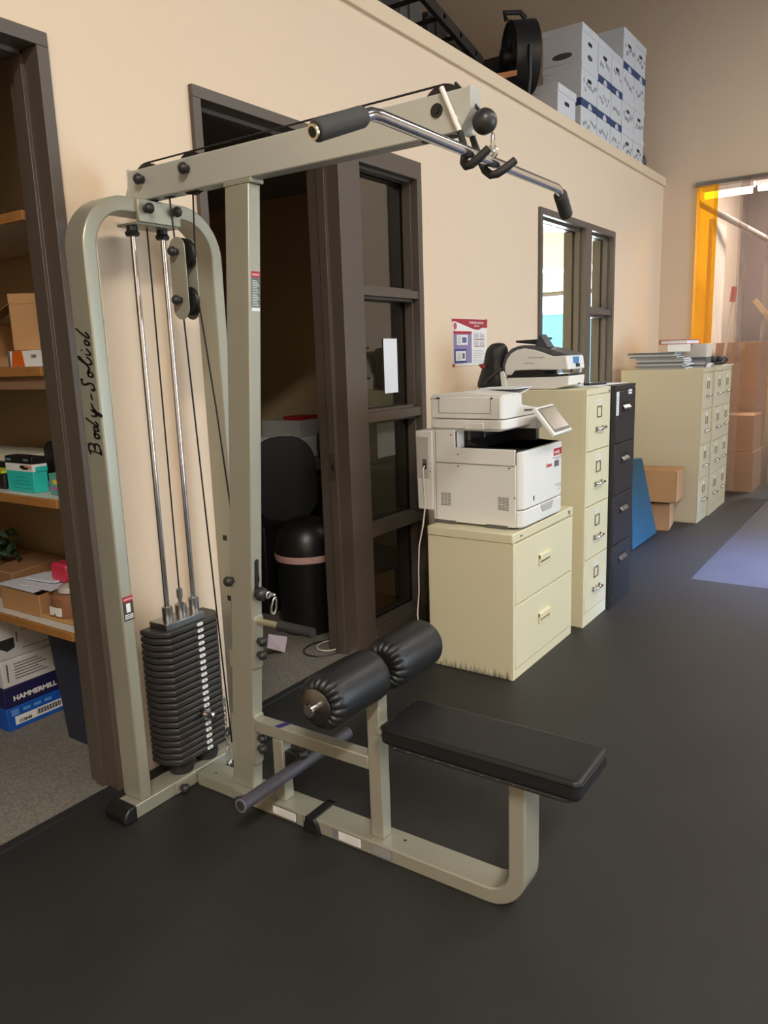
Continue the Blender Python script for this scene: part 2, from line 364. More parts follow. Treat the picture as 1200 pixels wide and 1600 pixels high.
# maker name in brush script on the side of the frame leg
def script_name():
    st = [
     [(-2,4),(38,0)],[(14,0),(28,48),(44,94)],[(4,82),(44,97),(92,96),(112,80),(98,60),(48,48),(96,46),(108,26),(78,6),(14,0)],
     [(206,38),(185,40),(166,24),(166,8),(182,0),(202,8),(210,28),(196,38),(216,34),(238,34)],
     [(276,36),(254,38),(236,22),(238,6),(254,2),(276,20),(286,36)],[(368,96),(340,72),(300,28),(285,6),(296,1),(318,12),(332,24)],
     [(385,44),(384,18),(396,4),(416,14),(440,40)],[(450,46),(426,6),(404,-28),(388,-38),(384,-26),(402,-6),(440,12),(476,30),(510,36)],
     [(545,28),(600,32)],
     [(742,84),(746,96),(720,98),(696,84),(694,62),(706,40),(698,14),(668,0),(640,2),(636,18),(650,24)],
     [(810,38),(788,40),(768,24),(768,8),(784,0),(804,8),(814,28),(800,38),(824,32),(848,22)],
     [(848,22),(888,44),(940,78),(968,98),(950,102),(916,72),(888,30),(890,6),(906,0),(930,10),(960,34)],
     [(986,44),(976,16),(984,2),(1002,8),(1040,32)],[(1022,68),(1030,74)],
     [(1112,36),(1090,38),(1070,22),(1072,6),(1090,2),(1114,20),(1126,36)],[(1238,100),(1210,78),(1160,34),(1136,6),(1148,0),(1176,12),(1196,26)]]
    mb = MB(); x = 1.4955
    def W(u, v): return Vector((x, -.222+.022+.0+v*.00062+ (u/1235)*.0, 1.252+u*.000317))
    for pts in st:
        P = [Vector(p) for p in pts]; Q = []
        n = len(P)
        for i in range(n-1):
            p0 = P[max(i-1, 0)]; p1 = P[i]; p2 = P[i+1]; p3 = P[min(i+2, n-1)]
            for k in range(5):
                t = k/5; Q.append(.5*((2*p1)+(p2-p0)*t+(2*p0-5*p1+4*p2-p3)*t*t+(3*p1-p0-3*p2+p3)*t**3))
        Q.append(P[-1]); vs = []; fs = []
        for i, q in enumerate(Q):
            a = Q[max(i-1, 0)]; b = Q[min(i+1, len(Q)-1)]; d_ = (b-a).normalized()
            pen = Vector((8.6, 7.0)) if abs(d_.x*7.0-d_.y*8.6) > 5 else Vector((-d_.y, d_.x))*7.0   # broad nib
            for o_ in (pen, -pen): vs.append(W(*(q+o_)))
            vs += [v-Vector((.0012, 0, 0)) for v in vs[-2:]]
        for i in range(len(Q)-1):
            a, b = 4*i, 4*i+4
            fs += [(a, a+1, b+1, b), (a+2, b+2, b+3, a+3), (a, b, b+2, a+2), (a+1, a+3, b+3, b+1)]
        mb._add(vs, fs)
    return mb
mo('maker_lettering', script_name(), INK, smooth=False)
# warning sticker on the frame leg
ms = MB().box(1.503, 1.542, -.2195, -.2175, .70, .782); ms.m = 1; ms.box(1.503, 1.542, -.2200, -.2193, .764, .782); ms.m = 2; ms.box(1.514, 1.530, -.2200, -.2193, .728, .758).box(1.506, 1.539, -.22, -.2193, .706, .709).box(1.506, 1.539, -.22, -.2193, .712, .715).box(1.506, 1.539, -.22, -.2193, .718, .721)
textmb(ms, 'WARNING', .0075, (1.505, -.2203, .770), (1, 0, 0), (0, 0, 1), mi=2)
mo('warning_sticker', ms, [mat('sticker_dark', (58, 54, 52), .5), RED, WHT], smooth=False)
# top bracket
mo('top_bracket', MB().box(1.70, 1.87, -.232, -.218, 1.972, 2.04).box(1.70, 1.87, -.218, -.12, 1.966, 1.974), PAINT, .002)
def cap(p, dirv, r=.017, parent=None):
    d_ = Vector(dirv); c = Vector(p)
    return mo('bolt_cap', MB().tube([c, c+d_*.010, c+d_*.016, c+d_*.024, c+d_*.031, c+d_*.034], [r*.7, r*.72, r, r*.97, r*.62, .002], 16), KNOB, parent=parent)
cap((1.728, -.232, 2.012), (0, -1, 0)); cap((1.842, -.232, 2.015), (0, -1, 0))
for x in (1.718, 1.840):
    mo('guide_rod', MB().cyl((x, -.17, .05), (x, -.17, 1.955), .0095, 20), CHROME)
    mo('rod_bushing', MB().lathe([(.02, 1.935), (.024, 1.945), (.018, 1.952), (.018, 1.967)], (x, -.17, 0)), BLK)
    mo('rubber_bumper', MB().lathe([(.042, .05), (.045, .06), (.045, .10), (.04, .106)], (x, -.17, 0)), BLKR)
# weight plates
def plate(z, h=.0216):
    return MB().prism([(MX-.147, -.115), (MX-.147, -.185), (MX-.112, -.236), (MX+.108, -.236), (MX+.150, -.185), (MX+.150, -.115)], 'z', z, z+h)
for i in range(21):
    z = .106+(20-i)*.0242
    pl = mo('weight_plate', plate(z), IRON, .0062, )
    lb = MB().prism([(p[0], p[1]) for p in rrect(1.790, 1.818, z+.005, z+.0175, .006, 4)], 'y', -.2372, -.2358)
    s_ = str(i+1); textmb(lb, s_, .0105, (1.804, -.2374, z+.0076), (1, 0, 0), (0, 0, 1), align='CENTER')
    mo('number_label', lb, [WHT, INK], parent=pl, smooth=False)
    mo('pin_hole', MB().cyl((1.772, -.2364, z+.008), (1.772, -.230, z+.008), .0048, 10), INK, parent=pl)
zt2 = .612
mo('selector_head', MB().box(MX-.112, MX+.065, -.222, -.13, zt2, zt2+.024), STEEL, .002)
for x in (1.718, 1.840): mo('head_collar', MB().lathe([(.019, zt2+.02), (.019, zt2+.068), (.017, zt2+.07)], (x, -.17, 0)), STEEL)
mo('head_collar', MB().lathe([(.021, zt2+.02), (.021, zt2+.062), (.012, zt2+.067), (.0075, zt2+.07), (.0075, zt2+.085), (.011, zt2+.088), (.011, zt2+.118), (.006, zt2+.122)], (MX, -.17, 0)), STEEL)
mo('selector_pin', MB().cyl((1.779, -.23, .267), (1.779, -.252, .267), .007).lathe([(.016, -.250), (.018, -.254), (.018, -.262), (.010, -.268), (.012, -.275), (.016, -.282), (.014, -.296), (.005, -.300)], (1.779, 0, .267), 'y'), CHROME)
# floor stem with upswept end
def stem(zb, r, yb):
    return [(-.235, zb)]+[(yb-(-r)-r-r*math.sin(R_(a)), zb+r-r*math.cos(R_(a))) for a in range(0, 91, 9)]
outer = [(-.235, 0)]+[(-1.42-.118*math.sin(R_(a)), .118-.118*math.cos(R_(a))) for a in range(0, 91, 9)]+[(-1.538, .43)]
inner = [(-.235, .05)]+[(-1.42-.068*math.sin(R_(a)), .118-.068*math.cos(R_(a))) for a in range(0, 91, 9)]+[(-1.488, .43)]
mo('base_stem', MB().strip(outer, inner, 'x', 1.731, 1.829), PAINT, .005)
mo('joint_plate', MB().box(1.64, 1.74, -.228, -.2215, .004, .046), PAINT, .002); mo('joint_plate', MB().box(1.725, 1.7312, -.50, -.43, .004, .046), PAINT, .002)
cap((1.665, -.228, .022), (0, -1, 0), .017); cap((1.727, -.468, .02), (-1, 0, 0), .017)
for y0, y1, a, b in ((-.607, -.717, STEEL, WHT), (-.745, -.757, STEEL, WHT), (-.868, -.985, mat('sticker_grey', (120, 122, 124), .4), WHT), (-1.02, -1.10, mat('sticker_grey', (120, 122, 124), .4), mat('worn_sticker', (138, 138, 136), .5))):
    q = MB().box(1.7300, 1.7315, y1, y0, .008, .044); q.m = 1; ya, yb = (y0-(.026 if y1 == -.985 else .004), y1+.003); q.box(1.7294, 1.7301, yb, ya, .011, .041)
    q.m = 2
    if y0-y1 > .05 and y1 > -1:
        for k in range(7):
            q.box(1.7291, 1.7295, yb+.006, ya-.006-(k % 3)*.012, .015+k*.0036, .0158+k*.0036)
    mo('instruction_sticker', q, [a, b, mat('sticker_print', (150, 148, 150), .6)], smooth=False)
mo('rubber_clip', MB().prism([(-.758, .03), (-.764, .056), (-.80, .056), (-.816, .03), (-.822, -.0), (-.752, -.0)], 'x', 1.7175, 1.7305).box(1.7175, 1.84, -.80, -.764, .050, .055).box(1.83, 1.84, -.80, -.764, .02, .055), BLK, .002)
mo('screw_hole', MB().cyl((1.79, -1.11, .0495), (1.79, -1.11, .0505), .005, 10), INK); mo('screw_hole', MB().cyl((1.765, -.30, .0495), (1.765, -.30, .0505), .004, 10), INK)
# leaning main post
PX0, PX1 = 1.754, 1.804
def py(z, front=True): return (-.497 if front else -.400)+(z-.05)*(-.0815)
mo('main_post', MB().prism([(py(.05, 0), .05), (py(.05), .05), (py(2.035), 2.035), (py(2.035, 0), 2.035)], 'x', PX0, PX1), PAINT, .004)
mo('post_top_plate', MB().box(PX0-.002, PX1+.002, py(2.035)-.012, py(2.035, 0)+.004, 2.034, 2.047), PAINT, .002)
q = MB(); n_ = Vector((0, -1, -.0815)).normalized(); upv = Vector((0, -.0815, 1)).normalized()
def onpost(x, z, off=0): return Vector((x, py(z), z))+n_*off
def postbox(mb, x0, x1, z0, z1, o0, o1):
    vs = [onpost(x, z, o) for z in (z0, z1) for (x, o) in ((x0, o0), (x1, o0), (x1, o1), (x0, o1))]
    mb._add(vs, [(0,3,2,1),(4,5,6,7),(0,1,5,4),(1,2,6,5),(2,3,7,6),(3,0,4,7)]); return mb
q = MB(); postbox(q, 1.764, 1.799, 1.675, 1.79, 0, .0008); q.m = 1; postbox(q, 1.764, 1.799, 1.772, 1.79, .0007, .0013); q.m = 2; postbox(q, 1.764, 1.799, 1.675, 1.685, .0007, .0013)
for k in range(16): postbox(q, 1.767, 1.796-(k % 4)*.003, 1.690+k*.0048, 1.6915+k*.0048, .0007, .0012)
textmb(q, 'WARNING', .0072, onpost(1.7655, 1.778, .0014), (1, 0, 0), upv, mi=2, sx=.85)
mo('warning_label', q, [mat('label_teal_grey', (92, 106, 98), .5), RED, WHT], smooth=False)
# slot, low pulley, stop ball, clip, handle plate
q = MB()
q.v = []; pts = rrect(1.768, 1.788, .775, .890, .0098, 5)
q._add([onpost(p[0], p[1], .0005) for p in pts]+[onpost(p[0], p[1], -.01) for p in pts], [tuple(range(len(pts))), tuple(range(2*len(pts)-1, len(pts)-1, -1))]+[(i, i+len(pts), (i+1) % len(pts)+len(pts), (i+1) % len(pts)) for i in range(len(pts))])
mo('cable_slot', q, INK)
mo('pulley', MB().lathe([(.03, -.010), (.052, -.009), (.046, 0), (.052, .009), (.03, .010)], (1.779, py(.825)+.048, .825), 'x', 40), BLK)
mo('stop_ball', MB().ball((1.779, py(.77)-.02, .772), .024), KNOB)
cl = [(1.779+.013*math.sin(t)*(.8 if math.cos(t) > 0 else 1), -.607-.006*math.cos(t), .735+.030*math.cos(t)) for t in [i*math.pi/8 for i in range(16)]]
mo('snap_hook', MB().tube([(x+.012, y-.012, z) for x, y, z in cl], .0034, 8, closed=True).tube([(1.791+.010*math.cos(t), -.612-.010*math.sin(t), .772) for t in [i*math.pi/5 for i in range(10)]], .003, 8, closed=True).tube([(1.783+.010*math.cos(t), -.604, .772+.010*math.sin(t)) for t in [i*math.pi/5 for i in range(10)]], .003, 8, closed=True), mat('zinc', (214, 214, 212), .25, metal=.9))
q = MB(); pts = rrect(1.757, 1.802, .505, .694, .010, 4)
q._add([onpost(p[0], p[1], .007) for p in pts]+[onpost(p[0], p[1], -.001) for p in pts], [tuple(range(len(pts))), tuple(range(2*len(pts)-1, len(pts)-1, -1))]+[(i, i+len(pts), (i+1) % len(pts)+len(pts), (i+1) % len(pts)) for i in range(len(pts))])
hp = mo('handle_plate', q, PAINT, .002)
mo('side_handle', MB().cyl((1.779, -.555, .675), (1.779, -.67, .675), .011), mat('worn_steel', (188, 178, 150), .35, metal=.6))
mo('handle_grip', MB().tube([(1.779, -.648, .675), (1.779, -.650, .675), (1.779, -.656, .675), (1.779, -.66, .675), (1.779, -.785, .675), (1.779, -.79, .675)], [.014, .0185, .0185, .0165, .0165, .0155], 20), BLKR)
for z in (.606, .557): cap(onpost(1.779, z, .006), n_, .0165)
cap((PX0, -.470, .812), (-1, 0, 0), .0175)
q = MB(); pts = rrect(1.757, 1.802, .143, .335, .010, 4)
q._add([onpost(p[0], p[1], .007) for p in pts]+[onpost(p[0], p[1], -.001) for p in pts], [tuple(range(len(pts))), tuple(range(2*len(pts)-1, len(pts)-1, -1))]+[(i, i+len(pts), (i+1) % len(pts)+len(pts), (i+1) % len(pts)) for i in range(len(pts))])
mo('joint_plate', q, PAINT, .002)
for z in (.245, .205): cap(onpost(1.779, z, .006), n_, .0165)
mo('joint_plate', MB().box(1.752, 1.756, py(.5, 0)-.005, py(.5, 0)+.004, .50, .56), PAINT); mo('joint_plate', MB().box(1.752, 1.756, py(.3, 0)-.004, py(.3, 0)+.005, .17, .32), PAINT)
# mid crossbar, short post, seat post
BX0, BX1 = 1.756, 1.802
mo('middle_crossbar', MB().box(BX0, BX1, -1.004, -.527, .275, .32), PAINT, .004)
mo('purple_sticker', MB().prism([(1.757, -.615), (1.757, -.64), (1.801, -.655), (1.801, -.63)], 'z', .3200, .3206), mat('purple_foil', (72, 62, 120), .35, metal=.3))
mo('short_post', MB().box(BX0, BX1, -.647, -.602, .05, .275), PAINT, .004)
mo('seat_post', MB().box(BX0, BX1, -1.052, -1.004, .05, .555), PAINT, .004)
mo('post_sleeve', MB().box(BX0-.003, BX1+.003, -1.055, -1.001, .535, .565), BLK, .003)
mo('seat_bracket', MB().box(BX0-.004, BX0+.001, -1.10, -1.04, .405, .432).box(BX0-.002, BX1+.002, -1.50, -1.05, .405, .430), PAINT, .003)
# foot bar
fb = mo('foot_bar', MB().tube([(1.505, -.70, .19), (2.045, -.70, .19)], .0215, 28), PIPE)
for x_ in (1.500, 2.043): mo('bar_end_ring', MB().lathe([(.0225, 0), (.0225, .004), (.019, .005)], (x_, -.70, .19), 'x', 28), mat('pipe_rim', (112, 108, 116), .45), parent=fb)
obj('bore_shade_disc', MB().lathe([(.0165, 0), (.0165, -.0006)], (1.4998, -.70, .19), 'x', 28), mat('bore_shade', (48, 46, 50), .6), fb)  # flat disc, shade inside the hollow bar end put into its colour
mo('foot_bar_bracket', MB().box(1.765, 1.793, -.70, -.647, .15, .235), BLK, .003)
for z in (.245, .215): cap((1.779, -.70, z+.02), (0, -1, 0), .0165)
# thigh rollers
def roller(x0, x1, puck_l, puck_r):
    r = .079; cy, cz = -1.03, .600; n = 120; L = x1-x0
    prof = []; 
    def end(puck): return [(.035, .004, 0), (.050, .000, 1), (.062, .003, 1), (.072, .012, .9), (.0775, .026, .35), (.079, .040, 0)] if puck else [(.03, .01, 0), (.060, .005, 0), (.073, .012, 0), (.078, .022, 0), (.079, .035, 0)]
    a = [(rr, x0+h, k, 1) for rr, h, k in end(puck_l)]+[(.0795, (x0+x1)/2, 0, 1)]+[(rr, x1-h, k, -1) for rr, h, k in reversed(end(puck_r))]
    mb = MB(); vs = []
    for rr, x, k, sg in a:
        for j in range(n):
            an = 2*math.pi*j/n; w_ = abs(math.sin(an*10+.6*math.sin(3*an)))**.6
            dr = -k*.0055*(1-w_); dx = sg*k*.006*(1-w_)
            vs.append((x+dx, cy+(rr+dr)*math.cos(an), cz+(rr+dr)*math.sin(an)))
    fs = []
    for i in range(len(a)-1):
        for j in range(n): fs.append((i*n+j, i*n+(j+1) % n, (i+1)*n+(j+1) % n, (i+1)*n+j))
    fs += [tuple(range(n-1, -1, -1)), tuple((len(a)-1)*n+j for j in range(n))]
    mb._add(vs, fs); return mb
mo('roller_pad', roller(1.497, 1.762, True, False), VINYL); mo('roller_pad', roller(1.800, 2.065, True, False), VINYL)
mo('roller_axle', MB().cyl((1.478, -1.03, .6), (2.085, -1.03, .6), .0125, 24), CHROME)
mo('roller_hub', MB().lathe([(.03, 0), (.034, .006), (.034, .03), (.03, .036)], (1.763, -1.03, .6), 'x'), BLK)
for x, s_ in ((1.494, -1), (2.066, 1)):
    mo('roller_washer', MB().lathe([(.048, 0), (.051, s_*.0015), (.051, s_*.003), (.048, s_*.004)], (x, -1.03, .6), 'x', 40), mat('washer_steel', (120, 118, 114), .32, metal=1))
    mo('axle_collar', MB().lathe([(.017, 0), (.0185, s_*.004), (.0185, s_*.030), (.016, s_*.033)], (x, -1.03, .6), 'x', 28), CHROME)
# seat
q = MB(); pts = rrect(1.668, 1.886, -1.71, -1.112, .022, 5)
q.prism(pts, 'z', .434, .488)
seat = mo('seat_pad', q, VINYL, .011, seg=4)
q = MB(); pts = rrect(1.664, 1.890, -1.714, -1.108, .024, 5); q.prism(pts, 'z', .478, .482)
mo('seat_piping', q, BLK, .0015, parent=seat)
mo('seat_board', MB().prism(rrect(1.672, 1.882, -1.705, -1.118, .05, 5), 'z', .423, .434), BLKR, .003)
for k in range(9): y = -1.16-k*.046; mo('staple', MB().box(1.6685, 1.6735, y-.009, y, .431, .4335), mat('zinc', (214, 214, 212), .25, metal=.9), parent=seat)
# top arm
AX0, AX1 = 1.754, 1.804
mo('top_arm', MB().prism([(-.125, 2.047), (-1.350, 2.047), (-1.382, 2.090), (-1.382, 2.143), (-.125, 2.143)], 'x', AX0, AX1), PAINTL, .004)
mo('arm_end_edge', MB().prism([(-1.348, 2.045), (-1.351, 2.045), (-1.3835, 2.0895), (-1.3835, 2.145), (-1.3805, 2.145), (-1.3805, 2.0905)], 'x', AX0-.002, AX1+.002), PAINTL)
mo('rear_gusset', MB().prism([(-.125, 2.147), (-.118, 2.147), (-.06, 2.045), (-.06, 2.035), (-.125, 2.035)], 'x', 1.777, 1.782).prism([(-.128, 2.150), (-.124, 2.150), (-.124, 2.04), (-.128, 2.04)], 'x', AX0-.002, AX1+.002).box(1.74, 1.815, -.21, -.06, 2.040, 2.047), PAINTL, .0015)
for y in (-.200, -.410): cap((AX0, y, 2.108), (-1, 0, 0), .0175)
for y, zc in ((-.2, 2.100), (-.405, 2.100), (-1.30, 2.105)):
    mo('pulley', MB().lathe([(.03, -.010), (.062, -.009), (.056, 0), (.062, .009), (.03, .010)], (1.779, y, zc), 'x', 40), BLK)
mo('arm_slot', MB().prism(rrect(1.764, 1.794, -1.335, -1.235, .012, 4), 'z', 2.0462, 2.0475), INK).location.z += 0
mo('arm_slot', MB().prism(rrect(1.769, 1.789, -.315, -.27, .009, 4), 'z', 2.0462, 2.0475), INK); mo('arm_slot', MB().prism(rrect(1.769, 1.789, -.43, -.38, .009, 4), 'z', 2.0462, 2.0475), INK)
mo('arm_bolt', MB().lathe([(.0165, 0), (.0165, -.003), (.008, -.0035), (.008, -.008), (.005, -.0085)], (AX0, -1.292, 2.105), 'x', 24), BLK)
# bar hooks: white rod, rubber-dipped hook
HK = [(1.743, [(1.743, -1.360, 2.044), (1.738, -1.372, 2.015), (1.718, -1.386, 1.985), (1.696, -1.396, 1.962), (1.684, -1.408, 1.951), (1.680, -1.424, 1.951), (1.684, -1.442, 1.963), (1.692, -1.462, 1.981)]),
      (1.815, [(1.806, -1.360, 2.044), (1.803, -1.374, 2.010), (1.802, -1.386, 1.982), (1.803, -1.396, 1.962), (1.805, -1.410, 1.950), (1.808, -1.426, 1.951), (1.818, -1.444, 1.963), (1.832, -1.462, 1.980)])]
for x, hp_ in HK:
    mo('hook_rod', MB().cyl((x, -1.312, 2.150), (hp_[0][0], -1.362, 2.040), .0062, 12), WHT)
    mo('bar_hook', MB().tube(hp_, [.0075, .0085, .0095, .0098, .010, .010, .010, .0092], 14), BLKR)
mo('hook_web', MB().cyl((1.804, -1.33, 2.06), (1.832, -1.356, 2.052), .006, 10).cyl((1.743, -1.345, 2.078), (1.756, -1.345, 2.078), .006, 10), WHT)
mo('stop_ball', MB().ball((1.782, -1.406, 2.066), .030, 24), KNOB)
# pulley carrier
mo('carrier_plate', MB().prism(rrect(-.375, -.303, 1.665, 1.918, .0355, 10), 'x', 1.748, 1.7515), PAINT, .001); mo('carrier_plate', MB().prism(rrect(-.375, -.303, 1.665, 1.918, .0355, 10), 'x', 1.793, 1.7965), PAINT, .001)
for z in (1.873, 1.725):
    cap((1.748, -.339, z), (-1, 0, 0), .0155)
    mo('pulley', MB().lathe([(.03, -.010), (.047, -.009), (.041, 0), (.047, .009), (.03, .010)], (1.772, -.345, z-.004), 'x', 36), BLK)
# cables
def cable(*p, r=.0028): mo('cable', MB().tube(p, r, 8), INK)
cable((MX, -.17, 1.975), (MX, -.17, .73))
cable((MX, -.29, 2.06), (MX, -.302, 1.87)); cable((1.770, -.320, 1.70), (1.768, -.345, 1.20), (1.766, -.372, .66), (1.766, -.395, .20))
cable((MX, -.40, 2.06), (MX, -.388, 1.87)); cable((MX, -.385, 1.735), (MX, -.43, 1.38), (MX, -.466, 1.02))
cable((MX, -.19, 2.163), (MX, -1.30, 2.168)); cable((MX, -1.33, 2.165), (MX, -1.362, 2.13), (1.780, -1.395, 2.09), r=.004)
# chain and clip beside the stack
q = MB()
for k in range(9):
    z = .268-k*.018; c = Vector((1.845, -.285, z)); a = k % 2
    q.tube([c+Vector(((.006*math.cos(t)) if a else 0, 0 if a else .006*math.cos(t), .012*math.sin(t))) for t in [i*math.pi/4 for i in range(8)]], .0018, 6, closed=True)
mo('chain', q, CHROME); mo('chain_sleeve', MB().cyl((1.845, -.285, .312), (1.845, -.285, .278), .0065, 12), mat('zinc', (214, 214, 212), .25, metal=.9))
q = MB().tube([(1.845+.010*math.cos(t), -.285+.003*math.cos(t), .075+.034*math.sin(t)) for t in [i*math.pi/7 for i in range(14)]], .0025, 8, closed=True).tube([(1.845, -.29+.010*math.cos(t), .050+.012*math.sin(t)) for t in [i*math.pi/5 for i in range(10)]], .0035, 8, closed=True)
mo('snap_hook', q, mat('zinc', (214, 214, 212), .25, metal=.9))

# lat bar hanging in the hooks
lb = thing('lat_bar', 'chrome wide-grip pulldown bar with two grey foam grips hanging in the hooks', 'pulldown bar', (1.753, -1.422, 1.975))
bl, br = 1.292, 2.212; zb, yb = 1.976, -1.420
path = [(1.150, yb+.030, zb-.056), (bl-.06, yb+.0145, zb-.027), (bl-.02, yb+.005, zb-.009), (bl, yb+.0012, zb-.002), (bl+.022, yb, zb), (br-.022, yb, zb), (br, yb+.0012, zb-.002), (br+.02, yb+.005, zb-.009), (br+.06, yb+.0145, zb-.027), (2.344, yb+.028, zb-.052)]
obj('bar', MB().tube(path, .0125, 24), CHROME, lb)
for s_, b0, e0 in ((-1, bl, 1.150), (1, br, 2.344)):
    A = Vector((e0, yb+(.030 if s_ < 0 else .028), zb-(.056 if s_ < 0 else .052))); B = Vector((b0+s_*.012, yb+.003, zb-.006)); d_ = (A-B).normalized()
    g0 = A-d_*.006; g1 = B+d_*.010
    obj('foam_grip', MB().tube([g0+d_*(-.001), g0-d_*.004, g1+d_*.006, g1], [.017, .0195, .0195, .017], 24), FOAM, lb)
    obj('bar_end', MB().tube([A-d_*.004, A+d_*.001, A+d_*.001], [.0135, .0135, .0095], 24), mat('end_brass', (205, 190, 160), .3, metal=.8), lb)
    obj('bore', MB().cyl(A+d_*.0008, A+d_*.0016, .0095, 20), INK, lb)
obj('center_clip', MB().tube([(1.782+.013*math.sin(t), -1.428+.004*math.sin(t), 2.012+.024*math.cos(t)) for t in [i*math.pi/8 for i in range(16)]], .0034, 8, closed=True).tube([(1.782, -1.425+.013*math.cos(t), 1.995+.013*math.sin(t)) for t in [i*math.pi/6 for i in range(12)]], .004, 8, closed=True), mat('zinc', (214, 214, 212), .25, metal=.9), lb)
# ------------------------------------------------------------------ filing cabinets
def lateral():
    x0, x1, y0, y1, H = 3.15, 3.89, -.842, -.385, .711
    t = thing('filing_cabinet', 'low putty two-drawer lateral filing cabinet carrying the white office printer', 'filing cabinet', ((x0+x1)/2, (y0+y1)/2, 0))
    scuff = mat('scuffed_putty', (201, 193, 156), .45)
    nt = scuff.node_tree; b = nt.nodes['Principled BSDF']
    tc = nt.nodes.new('ShaderNodeTexCoord'); mp = nt.nodes.new('ShaderNodeMapping'); mp.inputs['Scale'].default_value = (90, 90, 7)
    n = nt.nodes.new('ShaderNodeTexNoise'); n.inputs['Scale'].default_value = 1.6; n.inputs['Detail'].default_value = 6
    sp = nt.nodes.new('ShaderNodeSeparateXYZ'); mr = nt.nodes.new('ShaderNodeMapRange'); mr.inputs['From Min'].default_value = -.333; mr.inputs['From Max'].default_value = -.25; mr.inputs['To Min'].default_value = .72; mr.inputs['To Max'].default_value = .2
    lt = nt.nodes.new('ShaderNodeMath'); lt.operation = 'SUBTRACT'; m2 = nt.nodes.new('ShaderNodeMath'); m2.operation = 'MULTIPLY'; m2.inputs[1].default_value = 3.2; m2.use_clamp = True
    mx = nt.nodes.new('ShaderNodeMixRGB'); mx.inputs[1].default_value = lin((220, 213, 180)); mx.inputs[2].default_value = lin((104, 96, 78))
    L = nt.links.new; L(tc.outputs['Object'], mp.inputs[0]); L(mp.outputs[0], n.inputs[0]); L(tc.outputs['Object'], sp.inputs[0]); L(sp.outputs['Z'], mr.inputs['Value'])
    L(mr.outputs[0], lt.inputs[0]); L(n.outputs['Fac'], lt.inputs[1]); L(lt.outputs[0], m2.inputs[0]); L(m2.outputs[0], mx.inputs[0]); L(mx.outputs[0], b.inputs['Base Color'])
    obj('body', MB().box(x0, x1, y0+.016, y1, 0, H-.045), scuff, t, .003)
    obj('top', MB().box(x0-.004, x1+.004, y0+.002, y1, H-.045, H), CABI, t, .005)
    obj('front_frame', MB().box(x0, x0+.022, y0+.002, y0+.018, 0, H-.045).box(x1-.018, x1, y0+.002, y0+.018, 0, H-.045).box(x0+.022, x1-.018, y0+.002, y0+.018, 0, .047), CABI, t)
    for i, (a, b_) in enumerate(((.365, .660), (.050, .360))):
        dr = obj('drawer', MB().box(x0+.024, x1-.020, y0, y0+.014, a, b_), CABI, t, .003)
        zc = .522 if i == 0 else .222
        h = MB().box(3.44, 3.57, y0-.001, y0+.006, zc-.022, zc+.022)
        obj('handle_recess', h, mat('recess_putty', (120, 112, 86), .6), dr)
        obj('handle', MB().prism([(y0-.014, zc+.026), (y0+.002, zc+.030), (y0+.002, zc+.018), (y0-.010, zc-.004), (y0-.014, zc)], 'x', 3.437, 3.573).box(3.437, 3.445, y0-.010, y0, zc-.026, zc+.028).box(3.565, 3.573, y0-.010, y0, zc-.026, zc+.028).box(3.437, 3.573, y0-.006, y0, zc-.028, zc-.018), mat('bright_putty', (224, 216, 182), .4), dr, .0015)
    obj('lock', MB().lathe([(.010, 0), (.010, -.004), (.004, -.005)], (3.835, y0+.002, .690), 'y', 20), STEEL, t)
    obj('vent_slot', MB().box(3.225, 3.25, y0+.0005, y0+.003, .686, .691), INK, t)
lateral()

